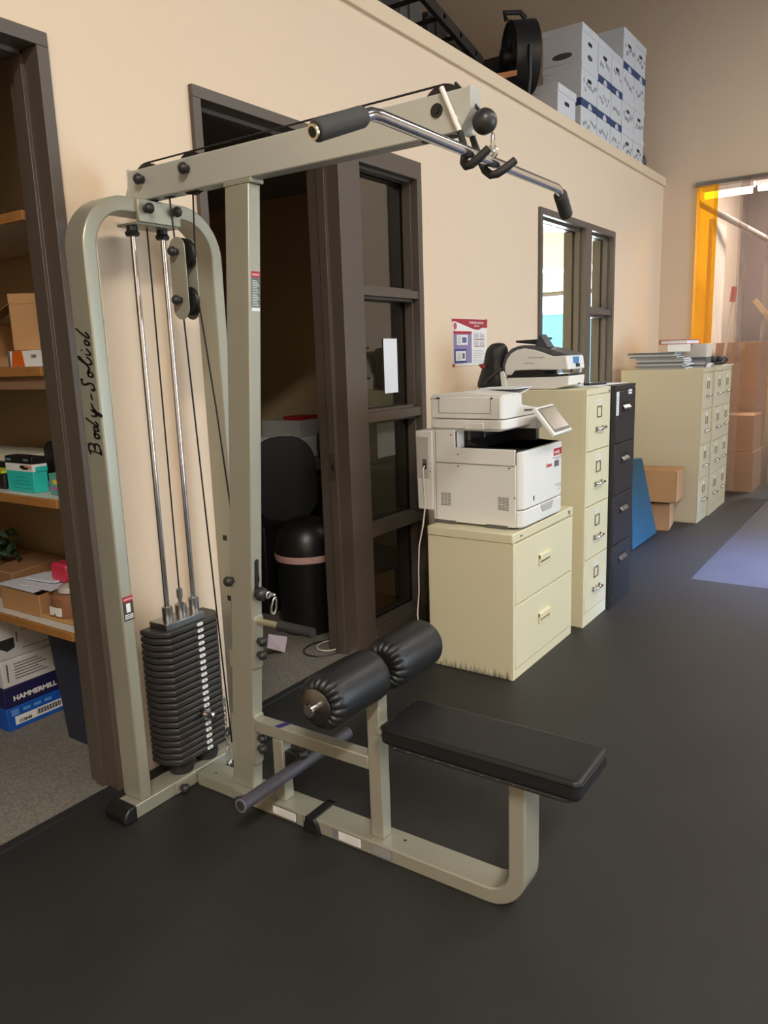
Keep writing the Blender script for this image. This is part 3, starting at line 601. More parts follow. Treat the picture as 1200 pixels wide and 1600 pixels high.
def tall(x0, w_, y0, y1, m, label, style='putty', H=1.32, slots=True):
    t = thing('filing_cabinet', label, 'filing cabinet', (x0+w_/2, (y0+y1)/2, 0)); x1 = x0+w_
    obj('body', MB().box(x0, x1, y0+.014, y1, 0, H), m, t, .004)
    obj('front_frame', MB().box(x0, x0+.016, y0+.003, y0+.015, 0, H).box(x1-.016, x1, y0+.003, y0+.015, 0, H).box(x0+.016, x1-.016, y0+.003, y0+.015, H-.03, H).box(x0+.016, x1-.016, y0+.003, y0+.015, 0, .075), m, t)
    hm = STEEL
    for i in range(4):
        a = .078+i*.303; b_ = a+.298
        dr = obj('drawer', MB().box(x0+.018, x1-.018, y0, y0+.013, a, b_), m, t, .003)
        xc = (x0+x1)/2
        if style == 'putty':
            zc = a+.115
            obj('handle', MB().tube([(xc-.055, y0-.001, zc-.006), (xc-.05, y0-.022, zc), (xc-.03, y0-.030, zc+.004), (xc+.03, y0-.030, zc+.004), (xc+.05, y0-.022, zc), (xc+.055, y0-.001, zc-.006)], [.006, .006, .0075, .0075, .006, .006], 10).box(xc-.062, xc-.042, y0-.006, y0, zc-.018, zc+.010).box(xc+.042, xc+.062, y0-.006, y0, zc-.018, zc+.010), CHROME, dr)
            lh = MB(); zl = a+.205; lh.box(xc-.036, xc-.030, y0-.004, y0, zl-.028, zl+.028).box(xc+.030, xc+.036, y0-.004, y0, zl-.028, zl+.028).box(xc-.036, xc+.036, y0-.004, y0, zl-.031, zl-.025).box(xc-.036, xc+.036, y0-.004, y0, zl+.025, zl+.031)
            obj('label_holder', lh, mat('dull_steel', (120, 112, 96), .4, metal=.7), dr, .0008)
            wr = MB().prism(rrect(xc-.034, xc+.030, zl+.040, zl+.068, .008, 3), 'y', y0-.0012, y0); wr.m = 1
            wr.box(xc-.022, xc-.004, y0-.0018, y0-.0011, zl+.048, zl+.051).box(xc-.002, xc+.016, y0-.0018, y0-.0011, zl+.055, zl+.058)
            obj('tape_label', wr, [WHT, SEAM], dr, smooth=False)
        else:
            zc = a+.205
            obj('handle_recess', MB().box(xc-.065, xc+.065, y0-.0012, y0, zc-.030, zc+.030), INK, dr)
            obj('handle', MB().prism([(y0-.018, zc-.004), (y0-.002, zc+.012), (y0, zc+.006), (y0-.012, zc-.014), (y0-.018, zc-.012)], 'x', xc-.06, xc+.06), STEEL, dr, .002)
    return t
t1 = tall(3.992, .383, -.872, -.16, CABI, 'tall putty four-drawer filing cabinet beside the black one, flatbed scanner on top')
obj('lock', MB().lathe([(.009, 0), (.009, -.004), (.003, -.005)], (4.352, -.868, 1.295), 'y', 18), STEEL, t1)
t2 = tall(4.385, .383, -.895, -.16, CABK, 'tall black four-drawer filing cabinet', 'black', H=1.32)
q = MB().box(4.402, 4.447, -.8965, -.895, 1.150, 1.285); q.m = 1
for k in range(9): q.box(4.408, 4.441-(k % 3)*.008, -.8970, -.8964, 1.160+k*.012, 1.163+k*.012)
obj('paper_tag', q, [PAPER, mat('sticker_print', (150, 148, 150), .6)], t2, smooth=False)
q = MB().box(4.62, 4.685, -.8965, -.895, 1.262, 1.288); q.m = 1; q.box(4.63, 4.675, -.8970, -.8964, 1.272, 1.277)
obj('red_print_label', q, [PAPER, RED], t2, smooth=False)
obj('lock', MB().lathe([(.009, 0), (.009, -.004), (.003, -.005)], (4.75, -.892, 1.296), 'y', 18), STEEL, t2)
FL = ['leftmost of the three far putty four-drawer cabinets', 'middle of the three far putty four-drawer cabinets', 'rightmost of the three far putty four-drawer cabinets, beside the curtain']
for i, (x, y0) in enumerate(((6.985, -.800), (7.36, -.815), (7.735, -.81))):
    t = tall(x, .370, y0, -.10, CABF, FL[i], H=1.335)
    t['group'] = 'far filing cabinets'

# ------------------------------------------------------------------ multifunction printer
pr = thing('office_printer', 'white multifunction office copier on the low lateral filing cabinet', 'printer', (3.47, -.6, .711))
def po(name, mb, m, bevel=0, parent=None, **k): return obj(name, mb, m, parent or pr, bevel=bevel, **k)
X0, X1 = 3.232, 3.728
po('lower_body', MB().box(X0, X1, -.815, -.375, .722, 1.018), PRN, .004)
po('side_panel', MB().box(X0-.002, X0+.01, -.812, -.392, 1.014, 1.088).box(X0-.002, X0+.02, -.500, -.392, 1.085, 1.168), PRN, .003)
po('rear_column', MB().box(X0, X1, -.500, -.350, 1.010, 1.170), PRN, .004)
po('output_tray', MB().box(X0+.004, X1-.004, -.825, -.49, 1.018, 1.082).prism([(-.83, 1.082), (-.60, 1.082), (-.50, 1.115), (-.495, 1.082)], 'x', X0+.10, X1-.03), PRND, .004)
po('inner_back', MB().box(X0+.09, X1-.02, -.505, -.49, 1.08, 1.175).box(X1-.045, X1-.01, -.72, -.49, 1.08, 1.19), PRND, .003)
po('exit_roller', MB().box(3.34, 3.36, -.515, -.505, 1.11, 1.16).box(3.50, 3.52, -.515, -.505, 1.11, 1.16), SEAM)
# bowed front door and cassette
def front(z0, z1, y=-.848):
    pts = [(X0+.002, -.815), (X0+.004, y+.022), (X0+.020, y+.004), (X0+.05, y), (X1-.05, y), (X1-.012, y+.006), (X1, y+.022), (X1, -.815)]
    return MB().prism(pts, 'z', z0, z1)
fd = po('front_door', front(.808, 1.078), PRN, .004)
q = front(.724, .802); cs = po('paper_cassette', q, PRN, .004)
po('cassette_grip', MB().prism([(3.44, .800), (3.60, .800), (3.575, .762), (3.465, .762)], 'y', -.851, -.846), mat('printer_shade', (186, 185, 180), .4), .002, parent=cs)
obj('red_sticker', MB().box(3.60, 3.70, -.8495, -.847, 1.018, 1.052), RED, fd)
text('sticker_lettering', 'verify', .026, (3.608, -.8499, 1.027), (1, 0, 0), (0, 0, 1), WHT, fd, sx=1.1)
text('brand_lettering', 'Canon', .026, (3.505, -.8488, .972), (1, 0, 0), (0, 0, 1), RED, fd, bold=.0006)
q = MB().box(3.610, 3.665, -.8495, -.847, .962, .992); obj('model_badge', q, mat('badge_grey', (96, 96, 98), .5), fd)
q = MB()
for k, (a, b_, z) in enumerate(((3.585, 3.70, 1.006), (3.62, 3.69, .998), (3.62, 3.70, .868), (3.65, 3.70, .858), (3.66, 3.69, .842))): q.box(a, b_, -.8490, -.847, z, z+.003)
obj('small_print', q, mat('print_grey', (140, 140, 142), .6), fd)
obj('lock_mark', MB().box(3.355, 3.366, -.8495, -.847, .835, .858), mat('ink_grey', (52, 52, 56), .5), fd)
q = MB()
for (ya, yb_) in ((-.414, -.476), (-.722, -.784)):
    for k in range(9): 
        for j in range(3): q.box(X0-.0012, X0+.0005, ya-.004-j*.019, ya-.020-j*.019, .803+k*.0072, .806+k*.0072)
po('side_vent', q, SEAM)
q = MB().box(X0-.0028, X0-.0015, -.812, -.392, 1.0115, 1.0135).box(X0-.0028, X0-.0018, -.3935, -.392, .73, 1.168)
po('panel_seam', q, SEAM)
for y, z in ((-.478, 1.148), (-.515, 1.056), (-.515, 1.000), (-.783, 1.002), (-.810, .865)): po('screw', MB().cyl((X0-.003, y, z), (X0, y, z), .004, 10), SEAM)
for y0, y1 in ((-.50, -.376), (-.775, -.662)): po('hand_grip', MB().box(X0-.001, X0+.03, y0, y1, .711, .730), SEAM, .003)
for x in (3.27, 3.69):
    for y in (-.43, -.79): po('foot', MB().cyl((x, y, .711), (x, y, .724), .018, 16), BLKR)
# rear duplex unit with power socket
po('rear_unit', MB().prism([(-.375, .772), (-.285, .772), (-.278, 1.164), (-.375, 1.168)], 'x', X0-.004, X1-.03), PRN, .006)
po('socket_panel', MB().box(X0-.0055, X0-.003, -.352, -.285, .93, 1.135), mat('printer_shade', (186, 185, 180), .4), .001)
q = MB().box(X0-.0075, X0-.005, -.343, -.318, .975, 1.025); po('power_socket', q, SEAM, .001)
po('inlet', MB().box(X0-.0085, X0-.007, -.338, -.323, .980, 1.004), INK)
po('vent_dot', MB().box(X0-.005, X0-.003, -.362, -.357, .96, .97).box(X0-.005, X0-.003, -.362, -.357, .98, .985).box(X0-.005, X0-.003, -.362, -.357, 1.0, 1.005), SEAM)
# scanner bed and feeder
po('scanner_bed', MB().prism([(X0-.002, -.37), (X0-.002, -.742), (X0+.012, -.758), (X0+.03, -.762), (X0+.42, -.775), (X0+.44, -.765), (X0+.45, -.37)], 'z', 1.178, 1.222).prism([(X0+.008, -.38), (X0+.008, -.73), (X0+.40, -.75), (X0+.43, -.38)], 'z', 1.168, 1.18), PRN, .005)
po('side_grip', MB().box(X0-.006, X0, -.655, -.555, 1.176, 1.208), PRN, .003)
po('document_feeder', MB().prism([(X0, -.37), (X0, -.735), (X0+.012, -.748), (X0+.03, -.752), (X0+.20, -.755), (X0+.20, -.37)], 'z', 1.226, 1.330), PRN, .005)
q = MB().box(X0-.0015, X0, -.690, -.413, 1.2515, 1.2535).box(X0-.0015, X0, -.415, -.413, 1.2535, 1.322).box(X0-.0015, X0, -.690, -.688, 1.2535, 1.322).box(X0-.0015, X0, -.370, -.413, 1.319, 1.322); po('feeder_seam', q, SEAM)
po('feeder_hinge', MB().box(X0-.002, X0+.003, -.42, -.40, 1.318, 1.326).box(X0-.002, X0+.003, -.70, -.69, 1.318, 1.326), INK)
po('feeder_lid', MB().prism([(-.375, 1.330), (-.745, 1.330), (-.745, 1.337), (-.55, 1.352), (-.375, 1.338)], 'x', X0+.005, X0+.195), PRN, .003)
po('feeder_ramp', MB().prism([(X0+.20, 1.226), (X0+.44, 1.226), (X0+.44, 1.250), (X0+.33, 1.262), (X0+.20, 1.282)], 'y', -.75, -.38), PRN, .004)
po('feeder_slot', MB().prism([(X0+.235, 1.248), (X0+.38, 1.240), (X0+.38, 1.248), (X0+.235, 1.257)], 'y', -.7515, -.749), SEAM)
po('tray_flap', MB().prism([(X0+.19, 1.300), (X0+.42, 1.345), (X0+.42, 1.350), (X0+.19, 1.306)], 'y', -.70, -.42), PRN, .002)
sp_ = po('control_arm', MB().box(3.50, 3.58, -.80, -.70, 1.16, 1.20), PRN, .006)
Ps = [Vector(p) for p in ((3.40, -.832, 1.270), (3.62, -.832, 1.276), (3.597, -.945, 1.152), (3.377, -.945, 1.146))]
nn = (Ps[1]-Ps[0]).cross(Ps[3]-Ps[0]).normalized()*-1
def slab(P, o0, o1, inset=0):
    c = sum(P, Vector())/4; Q = [p+(c-p)*inset for p in P]; mb = MB()
    mb._add([p+nn*o0 for p in Q]+[p+nn*o1 for p in Q], [(0,1,2,3),(7,6,5,4),(0,4,5,1),(1,5,6,2),(2,6,7,3),(3,7,4,0)]); return mb
if nn.y > 0: nn = -nn
cp = po('touch_panel', slab(Ps, -.022, 0), PRN, .006)
def subquad(P, u0, u1, v0, v1):
    f = lambda u, v: (P[0]*(1-u)+P[1]*u)*(1-v)+(P[3]*(1-u)+P[2]*u)*v
    return [f(u0, v0), f(u1, v0), f(u1, v1), f(u0, v1)]
obj('bezel', slab(subquad(Ps, .08, .95, .08, .93), 0, .0015), mat('bezel_grey', (96, 92, 86), .4), cp)
obj('screen', slab(subquad(Ps, .12, .92, .13, .84), .0015, .0022), mat('sleeping_screen', (150, 142, 124), .12, coat=.6), cp)
# cord
q = MB().tube([(X0-.010, -.331, .992), (X0-.03, -.334, .975), (X0-.028, -.336, .90), (X0-.016, -.335, .80), (X0-.05, -.34, .70), (X0-.075, -.33, .60), (X0-.070, -.32, .48), (X0-.055, -.31, .36), (X0-.075, -.31, .24), (X0-.075, -.32, .14), (X0-.05, -.30, .05), (X0-.02, -.22, .006), (X0+.05, -.12, .005)], .0035, 8)
po('power_cord', q, mat('white_cord', (226, 220, 210), .5))

# poster on the wall
po_ = thing('wall_poster', 'red and white notice poster taped to the wall above the copier', 'poster', (4.33, -.004, 1.46))
PX, PW, PZ, PH = 4.107, .445, 1.455, .280
obj('sheet', MB().box(PX, PX+PW, -.004, -.001, PZ, PZ+PH), WHT, po_, smooth=False)
q = MB()
top = [(PX, PZ+PH-.002)]+[(PX+PW*i/12, PZ+PH-.012-.052*min(1, (i/12)*1.6)+(.012 if i > 9 else 0)) for i in range(13)]+[(PX+PW, PZ+PH-.002)]
q.prism(top, 'y', -.0055, -.004)
bn = obj('red_banner', q, mat('poster_red', (168, 44, 64), .5), po_, smooth=False)
text('heading_lettering', 'WORKERS NOTICE', .020, (PX+.30, -.0062, PZ+PH-.030), (1, 0, 0), (0, 0, 1), WHT, bn, align='CENTER', sx=1.1)
text('heading_lettering', 'safety rules', .014, (PX+.30, -.0062, PZ+PH-.046), (1, 0, 0), (0, 0, 1), WHT, bn, align='CENTER', sx=1.1)
obj('emblem', MB().lathe([(.020, 0), (.020, -.001)], (PX+.030, -.0045, PZ+PH-.045), 'y', 24).box(PX+.014, PX+.020, -.0055, -.0045, PZ+PH-.085, PZ+PH-.05), mat('poster_pink', (198, 84, 108), .5), po_)
q = MB().box(PX+.008, PX+.235, -.0055, -.004, PZ+.015, PZ+PH-.075); pn = obj('purple_panel', q, mat('poster_mauve', (142, 128, 168), .5), po_, smooth=False)
obj('red_bar', MB().box(PX+.008, PX+.235, -.0062, -.0055, PZ+PH-.090, PZ+PH-.075), RED, pn)
obj('blue_card', MB().box(PX+.018, PX+.165, -.0062, -.0055, PZ+.018, PZ+.100), mat('poster_blue', (60, 66, 148), .5), pn)
for i, z in enumerate((PZ+.030, PZ+.125)):
    q = MB().box(PX+.045 if i else PX+.03, PX+.18 if i else PX+.155, -.0072, -.0062, z, z+.058); q.m = 1
    q.box(PX+.11, PX+.165 if i else PX+.14, -.0078, -.0071, z+.012, z+.045); q.m = 2
    for k in range(5): q.box(PX+.052, PX+.095, -.0078, -.0071, z+.010+k*.009, z+.013+k*.009)
    obj('white_card', q, [WHT, mat('poster_slate', (92, 102, 142), .5), mat('print_grey', (140, 140, 142), .6)], pn, smooth=False)
q = MB()
for k in range(18):
    if k in (8, 9): continue
    q.box(PX+.255, PX+.42-(k*37 % 5)*.012, -.0048, -.0040, PZ+.015+k*.0105, PZ+.018+k*.0105)
obj('printed_lines', q, mat('print_light', (178, 172, 176), .6), po_, smooth=False)
q = MB()
for i in range(2):
    for j in range(2): q.box(PX+.275+i*.075, PX+.325+i*.075, -.0056, -.0048, PZ+.115+j*.045, PZ+.145+j*.045)
obj('key_figure', q, mat('figure_grey', (196, 192, 194), .6), po_, smooth=False)
obj('red_line', MB().box(PX+.27, PX+.41, -.0057, -.0049, PZ+.112, PZ+.115).box(PX+.27, PX+.41, -.0057, -.0049, PZ+.153, PZ+.157), RED, po_, smooth=False)
for x, z in ((PX-.002, PZ+PH-.02), (PX+PW-.02, PZ+PH-.015), (PX-.002, PZ-.003)): obj('tape', MB().box(x, x+.022, -.0064, -.0002, z, z+.016), mat('red_tape', (170, 60, 70), .4), po_)

# ------------------------------------------------------------------ scanner on top of the tall putty cabinet
sc_ = thing('desktop_scanner', 'white and grey desktop scanner on the tall putty filing cabinet', 'scanner', (4.1, -.55, 1.32))
def so(name, mb, m, bevel=0, parent=None): return obj(name, mb, m, parent or sc_, bevel=bevel)
SXa, SXb = 4.02, 4.30
so('base', MB().prism([(-.385, 1.322), (-.672, 1.322), (-.755, 1.342), (-.760, 1.392), (-.685, 1.388), (-.40, 1.385), (-.378, 1.36)], 'x', SXa+.004, SXb-.04), PRN, .006)
so('tray_gap', MB().prism([(-.39, 1.385), (-.752, 1.391), (-.752, 1.404), (-.62, 1.400), (-.60, 1.425), (-.44, 1.43), (-.40, 1.42)], 'x', SXa+.010, SXb-.045), PRND, .003)
arch_ = [(-.385, 1.40), (-.380, 1.45), (-.395, 1.49), (-.42, 1.52), (-.455, 1.538), (-.50, 1.545), (-.56, 1.535), (-.62, 1.515), (-.665, 1.498), (-.745, 1.500), (-.755, 1.425), (-.62, 1.425), (-.585, 1.428), (-.44, 1.425), (-.42, 1.40)]
so('upper_body', MB().prism(arch_, 'x', SXa, SXb-.03), PRN, .007)
so('top_cover', MB().prism([(-.372, 1.40), (-.365, 1.46), (-.385, 1.515), (-.42, 1.545), (-.46, 1.558), (-.50, 1.562), (-.60, 1.548), (-.70, 1.520), (-.748, 1.506), (-.745, 1.500), (-.66, 1.502), (-.60, 1.523), (-.50, 1.545), (-.44, 1.532), (-.40, 1.498), (-.385, 1.45), (-.39, 1.40)], 'x', SXa+.006, SXb-.036), mat('scanner_grey', (84, 84, 88), .45), .003)
q = MB().box(SXa-.0012, SXa, -.560, -.50, 1.463, 1.465).box(SXa-.0012, SXa, -.62, -.52, 1.492, 1.494); so('side_seam', q, SEAM)
so('side_arm', MB().prism([(-.365, 1.322), (-.355, 1.42), (-.375, 1.425), (-.388, 1.40), (-.395, 1.322)], 'x', SXa-.006, SXb).prism([(-.67, 1.33), (-.71, 1.33), (-.735, 1.465), (-.72, 1.475), (-.69, 1.46)], 'x', SXb-.022, SXb+.004), PRN, .003)
so('display', MB().prism([(SXa+.085, 1.458), (SXa+.155, 1.458), (SXa+.155, 1.492), (SXa+.085, 1.492)], 'y', -.7565, -.745), mat('lcd_blue', (60, 110, 160), .2, emit=(70, 130, 190), es=.4), .002)
so('button_pad', MB().box(SXa+.115, SXa+.158, -.7605, -.7535, 1.437, 1.456), PRND, .001)
so('paper_chute', MB().prism([(-.555, 1.545), (-.580, 1.615), (-.590, 1.618), (-.640, 1.545), (-.60, 1.540)], 'x', SXa+.01, SXa+.095), mat('scanner_slate', (66, 70, 78), .45), .006)
so('chute_arm', MB().prism([(-.435, 1.588), (-.435, 1.578), (-.56, 1.562), (-.58, 1.592)], 'x', SXa+.03, SXa+.07).box(SXa+.09, SXa+.15, -.60, -.57, 1.588, 1.600), PRND, .002)
so('tray_slide', MB().box(SXa+.14, SXa+.17, -.7615, -.756, 1.343, 1.350), SEAM)

bag = MB()
prof = [(.0, .085, .060), (.03, .085, .055), (.10, .068, .050), (.16, .062, .045), (.20, .072, .05), (.235, .060, .045), (.262, .030, .03)]
vs = []; n = 20
for i, (h, ry, rx) in enumerate(prof):
    cy = -.275-(h*.16 if h < .2 else h*.3-.028)
    for k in range(n):
        a = 2*math.pi*k/n; wob = 1+.09*math.sin(3*a+i*1.3)+.05*math.sin(7*a+i)
        vs.append((4.06+rx*math.cos(a)*wob, cy+ry*math.sin(a)*wob, 1.321+h))
fs = [(i*n+k, i*n+(k+1) % n, (i+1)*n+(k+1) % n, (i+1)*n+k) for i in range(len(prof)-1) for k in range(n)]+[tuple(range(n-1, -1, -1)), tuple((len(prof)-1)*n+k for k in range(n))]
bag._add(vs, fs)
bg_ = thing('shoulder_bag', 'black soft bag slumped against the wall behind the scanner', 'bag', (4.06, -.31, 1.32))
ob = obj('pouch', bag, mat('black_nylon', (34, 33, 34), .5, bump=.6, bscale=14), bg_); sb = ob.modifiers.new('s', 'SUBSURF'); sb.levels = sb.render_levels = 1
obj('strap', MB().tube([(4.02, -.24, 1.335), (4.0, -.29, 1.38), (4.0, -.345, 1.42), (4.01, -.37, 1.44)], .006, 8), mat('strap_grey', (70, 68, 66), .5), bg_)
obj('red_trim', MB().prism([(-.225, 1.463), (-.262, 1.470), (-.268, 1.445), (-.245, 1.440)], 'x', 4.0, 4.012), mat('red_grey', (150, 60, 56), .5), bg_, .002)
q = MB().prism([(4.28, -.80), (4.72, -.86), (4.70, -.62), (4.30, -.58)], 'z', 1.322, 1.325)
tag(obj('paper_sheets', q, PAPER, smooth=False), 'loose white sheets lying across both tall cabinet tops', 'paper')
q = MB().prism([(4.24, -.845), (4.34, -.868), (4.36, -.70), (4.25, -.68)], 'z', 1.3215, 1.324); tag(obj('paper_sheet', q, PAPER, smooth=False), 'white sheet on the putty cabinet top in front of the scanner', 'paper')
q = MB().prism([(3.86+0.14, -.872), (4.07, -.868), (4.02, -.75), (3.995, -.76)], 'z', 1.3215, 1.324)
q = MB().prism([(4.33, -.76), (4.52, -.80), (4.53, -.765), (4.34, -.72)], 'z', 1.326, 1.340)
tag(obj('stapler', q, PRND, bevel=.004), 'black stapler-like tool lying on papers by the grey folder', 'tool')
q = MB().prism([(4.305, 1.326), (4.44, 1.326), (4.462, 1.412), (4.34, 1.414)], 'y', -.66, -.657)
tag(obj('grey_folder', q, mat('folder_grey', (150, 150, 152), .5)), 'grey folder standing upright beside the scanner', 'folder')
q = MB().prism([(3.44, -.72), (3.67, -.70), (3.70, -.56), (3.60, -.50), (3.44, -.52)], 'z', 1.352, 1.356)
tag(obj('paper_sheets', q, PAPER, smooth=False), 'curled white papers in the feeder tray of the copier', 'paper')

# ------------------------------------------------------------------ far cabinet tops, boxes, rolled mats
GREYS = [(150, 150, 150), (120, 122, 124), (176, 178, 180), (96, 98, 100), (190, 190, 190)]
for i in range(9):
    z = 1.336+i*.016; a = rnd.uniform(-.05, .05)
    q = MB(); x0 = 6.995+rnd.uniform(-.006, .012); y0 = -.62+rnd.uniform(-.04, .03)
    if i > 5: y0 += .06
    q.box(x0, x0+.26, y0, y0+.40, z, z+.014); q.m = 1; q.box(x0+.006, x0+.256, y0-.003, y0+.39, z+.003, z+.0115)
    o = obj('binder', q, [mat('folder_%d' % (i % 5), GREYS[i % 5], .5), PAPER], smooth=False)
    tag(o, 'flat folder in the grey stack on the far cabinet top, ' + ['bottom one', 'second from the bottom', 'third from the bottom', 'fourth from the bottom', 'middle one', 'fourth from the top', 'third from the top', 'second from the top', 'top one'][i], 'folder', 'folders stacked on the far cabinets')
for i in range(5):
    z = 1.336+i*.014; x0 = 7.29+i*.004; y0 = -.74+rnd.uniform(-.02, .02)
    q = MB().prism([(x0, y0), (x0+.10, y0+.02), (x0+.08, y0+.34), (x0-.02, y0+.32)], 'z', z, z+.012)
    tag(obj('folder', q, mat('folder_%d' % ((i+2) % 5), GREYS[(i+2) % 5], .5), smooth=False), ['lowest', 'second', 'third', 'fourth', 'uppermost'][i]+' of the skewed folders right of the grey stack', 'folder', 'skewed folders on the far cabinets')
q = MB().prism([(7.08, -.66), (7.36, -.58), (7.32, -.40), (7.04, -.48)], 'z', 1.481, 1.545)
tag(obj('white_box', q, WHT, bevel=.003), 'white binder box on the grey folder stack', 'box')
bd = thing('ring_binder', 'red ring binder lying on top of the white box', 'binder', (7.4, -.5, 1.546))
obj('cover', MB().prism([(7.22, -.60), (7.60, -.62), (7.60, -.38), (7.22, -.36)], 'z', 1.581, 1.586).prism([(7.22, -.60), (7.60, -.62), (7.60, -.38), (7.22, -.36)], 'z', 1.546, 1.551).box(7.22, 7.60, -.365, -.36, 1.551, 1.581), RED, bd)
obj('pages', MB().prism([(7.23, -.595), (7.59, -.612), (7.59, -.39), (7.23, -.37)], 'z', 1.551, 1.580), PAPER, bd)
q = MB().prism([(7.42, -.72), (7.72, -.70), (7.70, -.40), (7.43, -.40)], 'z', 1.425, 1.544); tag(obj('white_box', q, mat('box_offwhite', (206, 200, 188), .6), bevel=.004), 'off-white carton under the red binder', 'box')
q = MB().prism([(7.42, -.72), (7.72, -.70), (7.70, -.40), (7.43, -.40)], 'z', 1.336, 1.424); tag(obj('dark_folder', q, mat('folder_3', GREYS[3], .5), bevel=.004), 'dark grey file box beneath the off-white carton', 'box')
q = MB()
for k in range(9): q.ball((7.79+k*.035, -.70+.05*math.sin(k*2.1), 1.384+.012*math.cos(k*3)), .034, 10, (1.2, 1, 1))
q.tube([(7.74, -.66, 1.360), (7.80, -.78, 1.362), (7.95, -.76, 1.40), (8.06, -.70, 1.365)], .012, 8)
tag(obj('cable_bundle', q, BLKR), 'tangled bundle of black cable on the far cabinets', 'cable')
q = MB().strip([(7.45-.18*k/8, 1.340+.035*math.sin(math.pi*k/8)) for k in range(9)], [(7.45-.18*k/8, 1.337+.035*math.sin(math.pi*k/8)) for k in range(9)], 'y', -.79, -.752)
tag(obj('paper_sheet', q, PAPER), 'curled white sheet at the cabinet front edge below the folders', 'paper')
q = MB().prism([(7.75, -.79), (8.10, -.825), (8.10, -.60), (7.75, -.62)], 'z', 1.3365, 1.345)
tag(obj('wrapping_paper', q, mat('cream_paper', (214, 206, 184), .7)), 'cream sheets overhanging the rightmost far cabinet', 'paper')
# blue mats
BM = mat('blue_mat', (26, 66, 74), .6, bump=.2, bscale=40)
def rollm(pb, pt, r):
    pb = Vector(pb); pt = Vector(pt); return MB().tube([pb, pb+(pt-pb)*.5, pt], [r*1.15, r*1.05, r], 24)
rm = thing('rolled_mat', 'blue rolled exercise mat standing behind the black cabinet, left one', 'rolled mat', (5.9, -.43, 0))
obj('roll', rollm((5.92, -.44, 0.004), (5.88, -.42, .72), .075), BM, rm)
q = MB().lathe([(.07, .0), (.07, .006), (.055, .007)], (5.88, -.42, .722), 'z', 24); obj('roll_end', q, mat('bright_blue', (36, 110, 160), .5), rm)
rm = thing('rolled_mat', 'blue mat leaning diagonally against the cardboard boxes', 'rolled mat', (6.1, -.58, 0))
obj('sheet', MB().prism([(5.80, .004), (6.47, .004), (5.98, .70), (5.74, .72)], 'y', -.60, -.565), BM, rm, .01)
# cardboard boxes
def cbox(label, c, sx, sy, sz, rz, flaps=True, m=CARD, tear=False):
    t = thing('cardboard_box', label, 'cardboard box', (0, 0, 0)); th = .005
    q = MB().box(-sx/2, sx/2, -sy/2, -sy/2+th, 0, sz).box(-sx/2, sx/2, sy/2-th, sy/2, 0, sz).box(-sx/2, -sx/2+th, -sy/2, sy/2, 0, sz).box(sx/2-th, sx/2, -sy/2, sy/2, 0, sz).box(-sx/2, sx/2, -sy/2, sy/2, 0, th)
    obj('carton', q, m, t)
    if flaps:
        obj('flap', MB().prism([(-sy/2, sz), (-sy/2+.02, sz+.004), (0-.004, sz+.002), (-.004, sz-.004)], 'x', -sx/2, sx/2), m, t)
        obj('flap', MB().prism([(sy/2, sz), (0, sz-.012), (0, sz-.017), (sy/2, sz-.006)], 'x', -sx/2, sx/2), m, t)
    t.location = c; t.rotation_euler = (0, 0, R_(rz)); return t
cbox('lower cardboard box on the floor beside the far cabinets', (6.74, -.47, 0), .34, .34, .228, 8)
b2 = cbox('torn upper cardboard box leaning on the far cabinets', (6.70, -.50, .248), .42, .42, .262, 6)
b2.rotation_euler = (R_(0), R_(3), R_(6))
obj('dark_tear', MB().prism([(-.213, .20), (-.213, .215), (-.213, .235), (-.2145, .235), (-.2145, .2)], 'x', -.1, .1), CARD2, None) if False else None
# floor mat shade is real concrete; nothing else on the floor there

# ------------------------------------------------------------------ loft: storage boxes, drum fan, ladder, clutter
def storage(x, z, w_, d_, h, lid, label, y=.12, mark=0, oval=False):
    t = thing('storage_box', label, 'storage box', (x+w_/2, y+d_/2, z), 'storage boxes stacked on the loft')
    lm = BLUE if lid else BBOX; lh = .060
    obj('carton', MB().box(x+.006, x+w_-.006, y+.006, y+d_-.006, z, z+h-lh+.01), BBOX, t, .003)
    obj('lid', MB().box(x, x+w_, y, y+d_, z+h-lh, z+h-.002), lm, t, .005)
    xc = x+w_/2; zh = z+h*.56
    obj('hand_hole', MB().prism(rrect(xc-.045, xc+.045, zh-.014, zh+.014, .012, 3), 'y', y+.0045, y+.0065) if not lid else MB().prism(arcpts(xc, z+h-lh, .045, 0, 180, 8), 'y', y-.001, y+.002), INK if not lid else BBOX, t)
    if mark:
        q = MB(); r2 = random.Random(mark)
        xx = x+.05
        while xx < x+w_-.05:
            zz = z+.06+r2.random()*.06; q.tube([(xx, y+.0055, zz+.03), (xx+.012, y+.0055, zz), (xx+.028, y+.0055, zz+.035*r2.random()+.01)], .0022, 5); xx += .035
        obj('marker_scrawl', q, mat('marker_grey', (70, 70, 84), .6), t)
    if oval:
        obj('printed_oval', MB().prism([(y+d_*.5+.085*math.cos(a), z+.055+.024*math.sin(a)) for a in [i*math.pi/12 for i in range(24)]], 'x', x+.0045, x+.0062), mat('oval_print', (72, 72, 76), .6), t)
        obj('printed_oval', MB().prism([(xc+.055*math.cos(a), z+.055+.02*math.sin(a)) for a in [i*math.pi/12 for i in range(24)]], 'y', y+.0045, y+.0062), mat('oval_print', (72, 72, 76), .6), t)
    return t
zt_ = 4.062; h_ = .274
ROW = ['top one', 'second down', 'third down', 'fourth down', 'lowest']
cols = [(6.483, .385, 4, 4.062, 'first'), (6.868, .345, 4, 4.058, 'second'), (7.213, .30, 4, 4.054, 'third'), (7.513, .355, 5, 4.330, 'fourth'), (7.868, .325, 5, 4.330, 'fifth')]
blues = {(0, 2), (1, 1), (2, 1), (1, 2), (2, 2), (3, 1), (4, 1)}
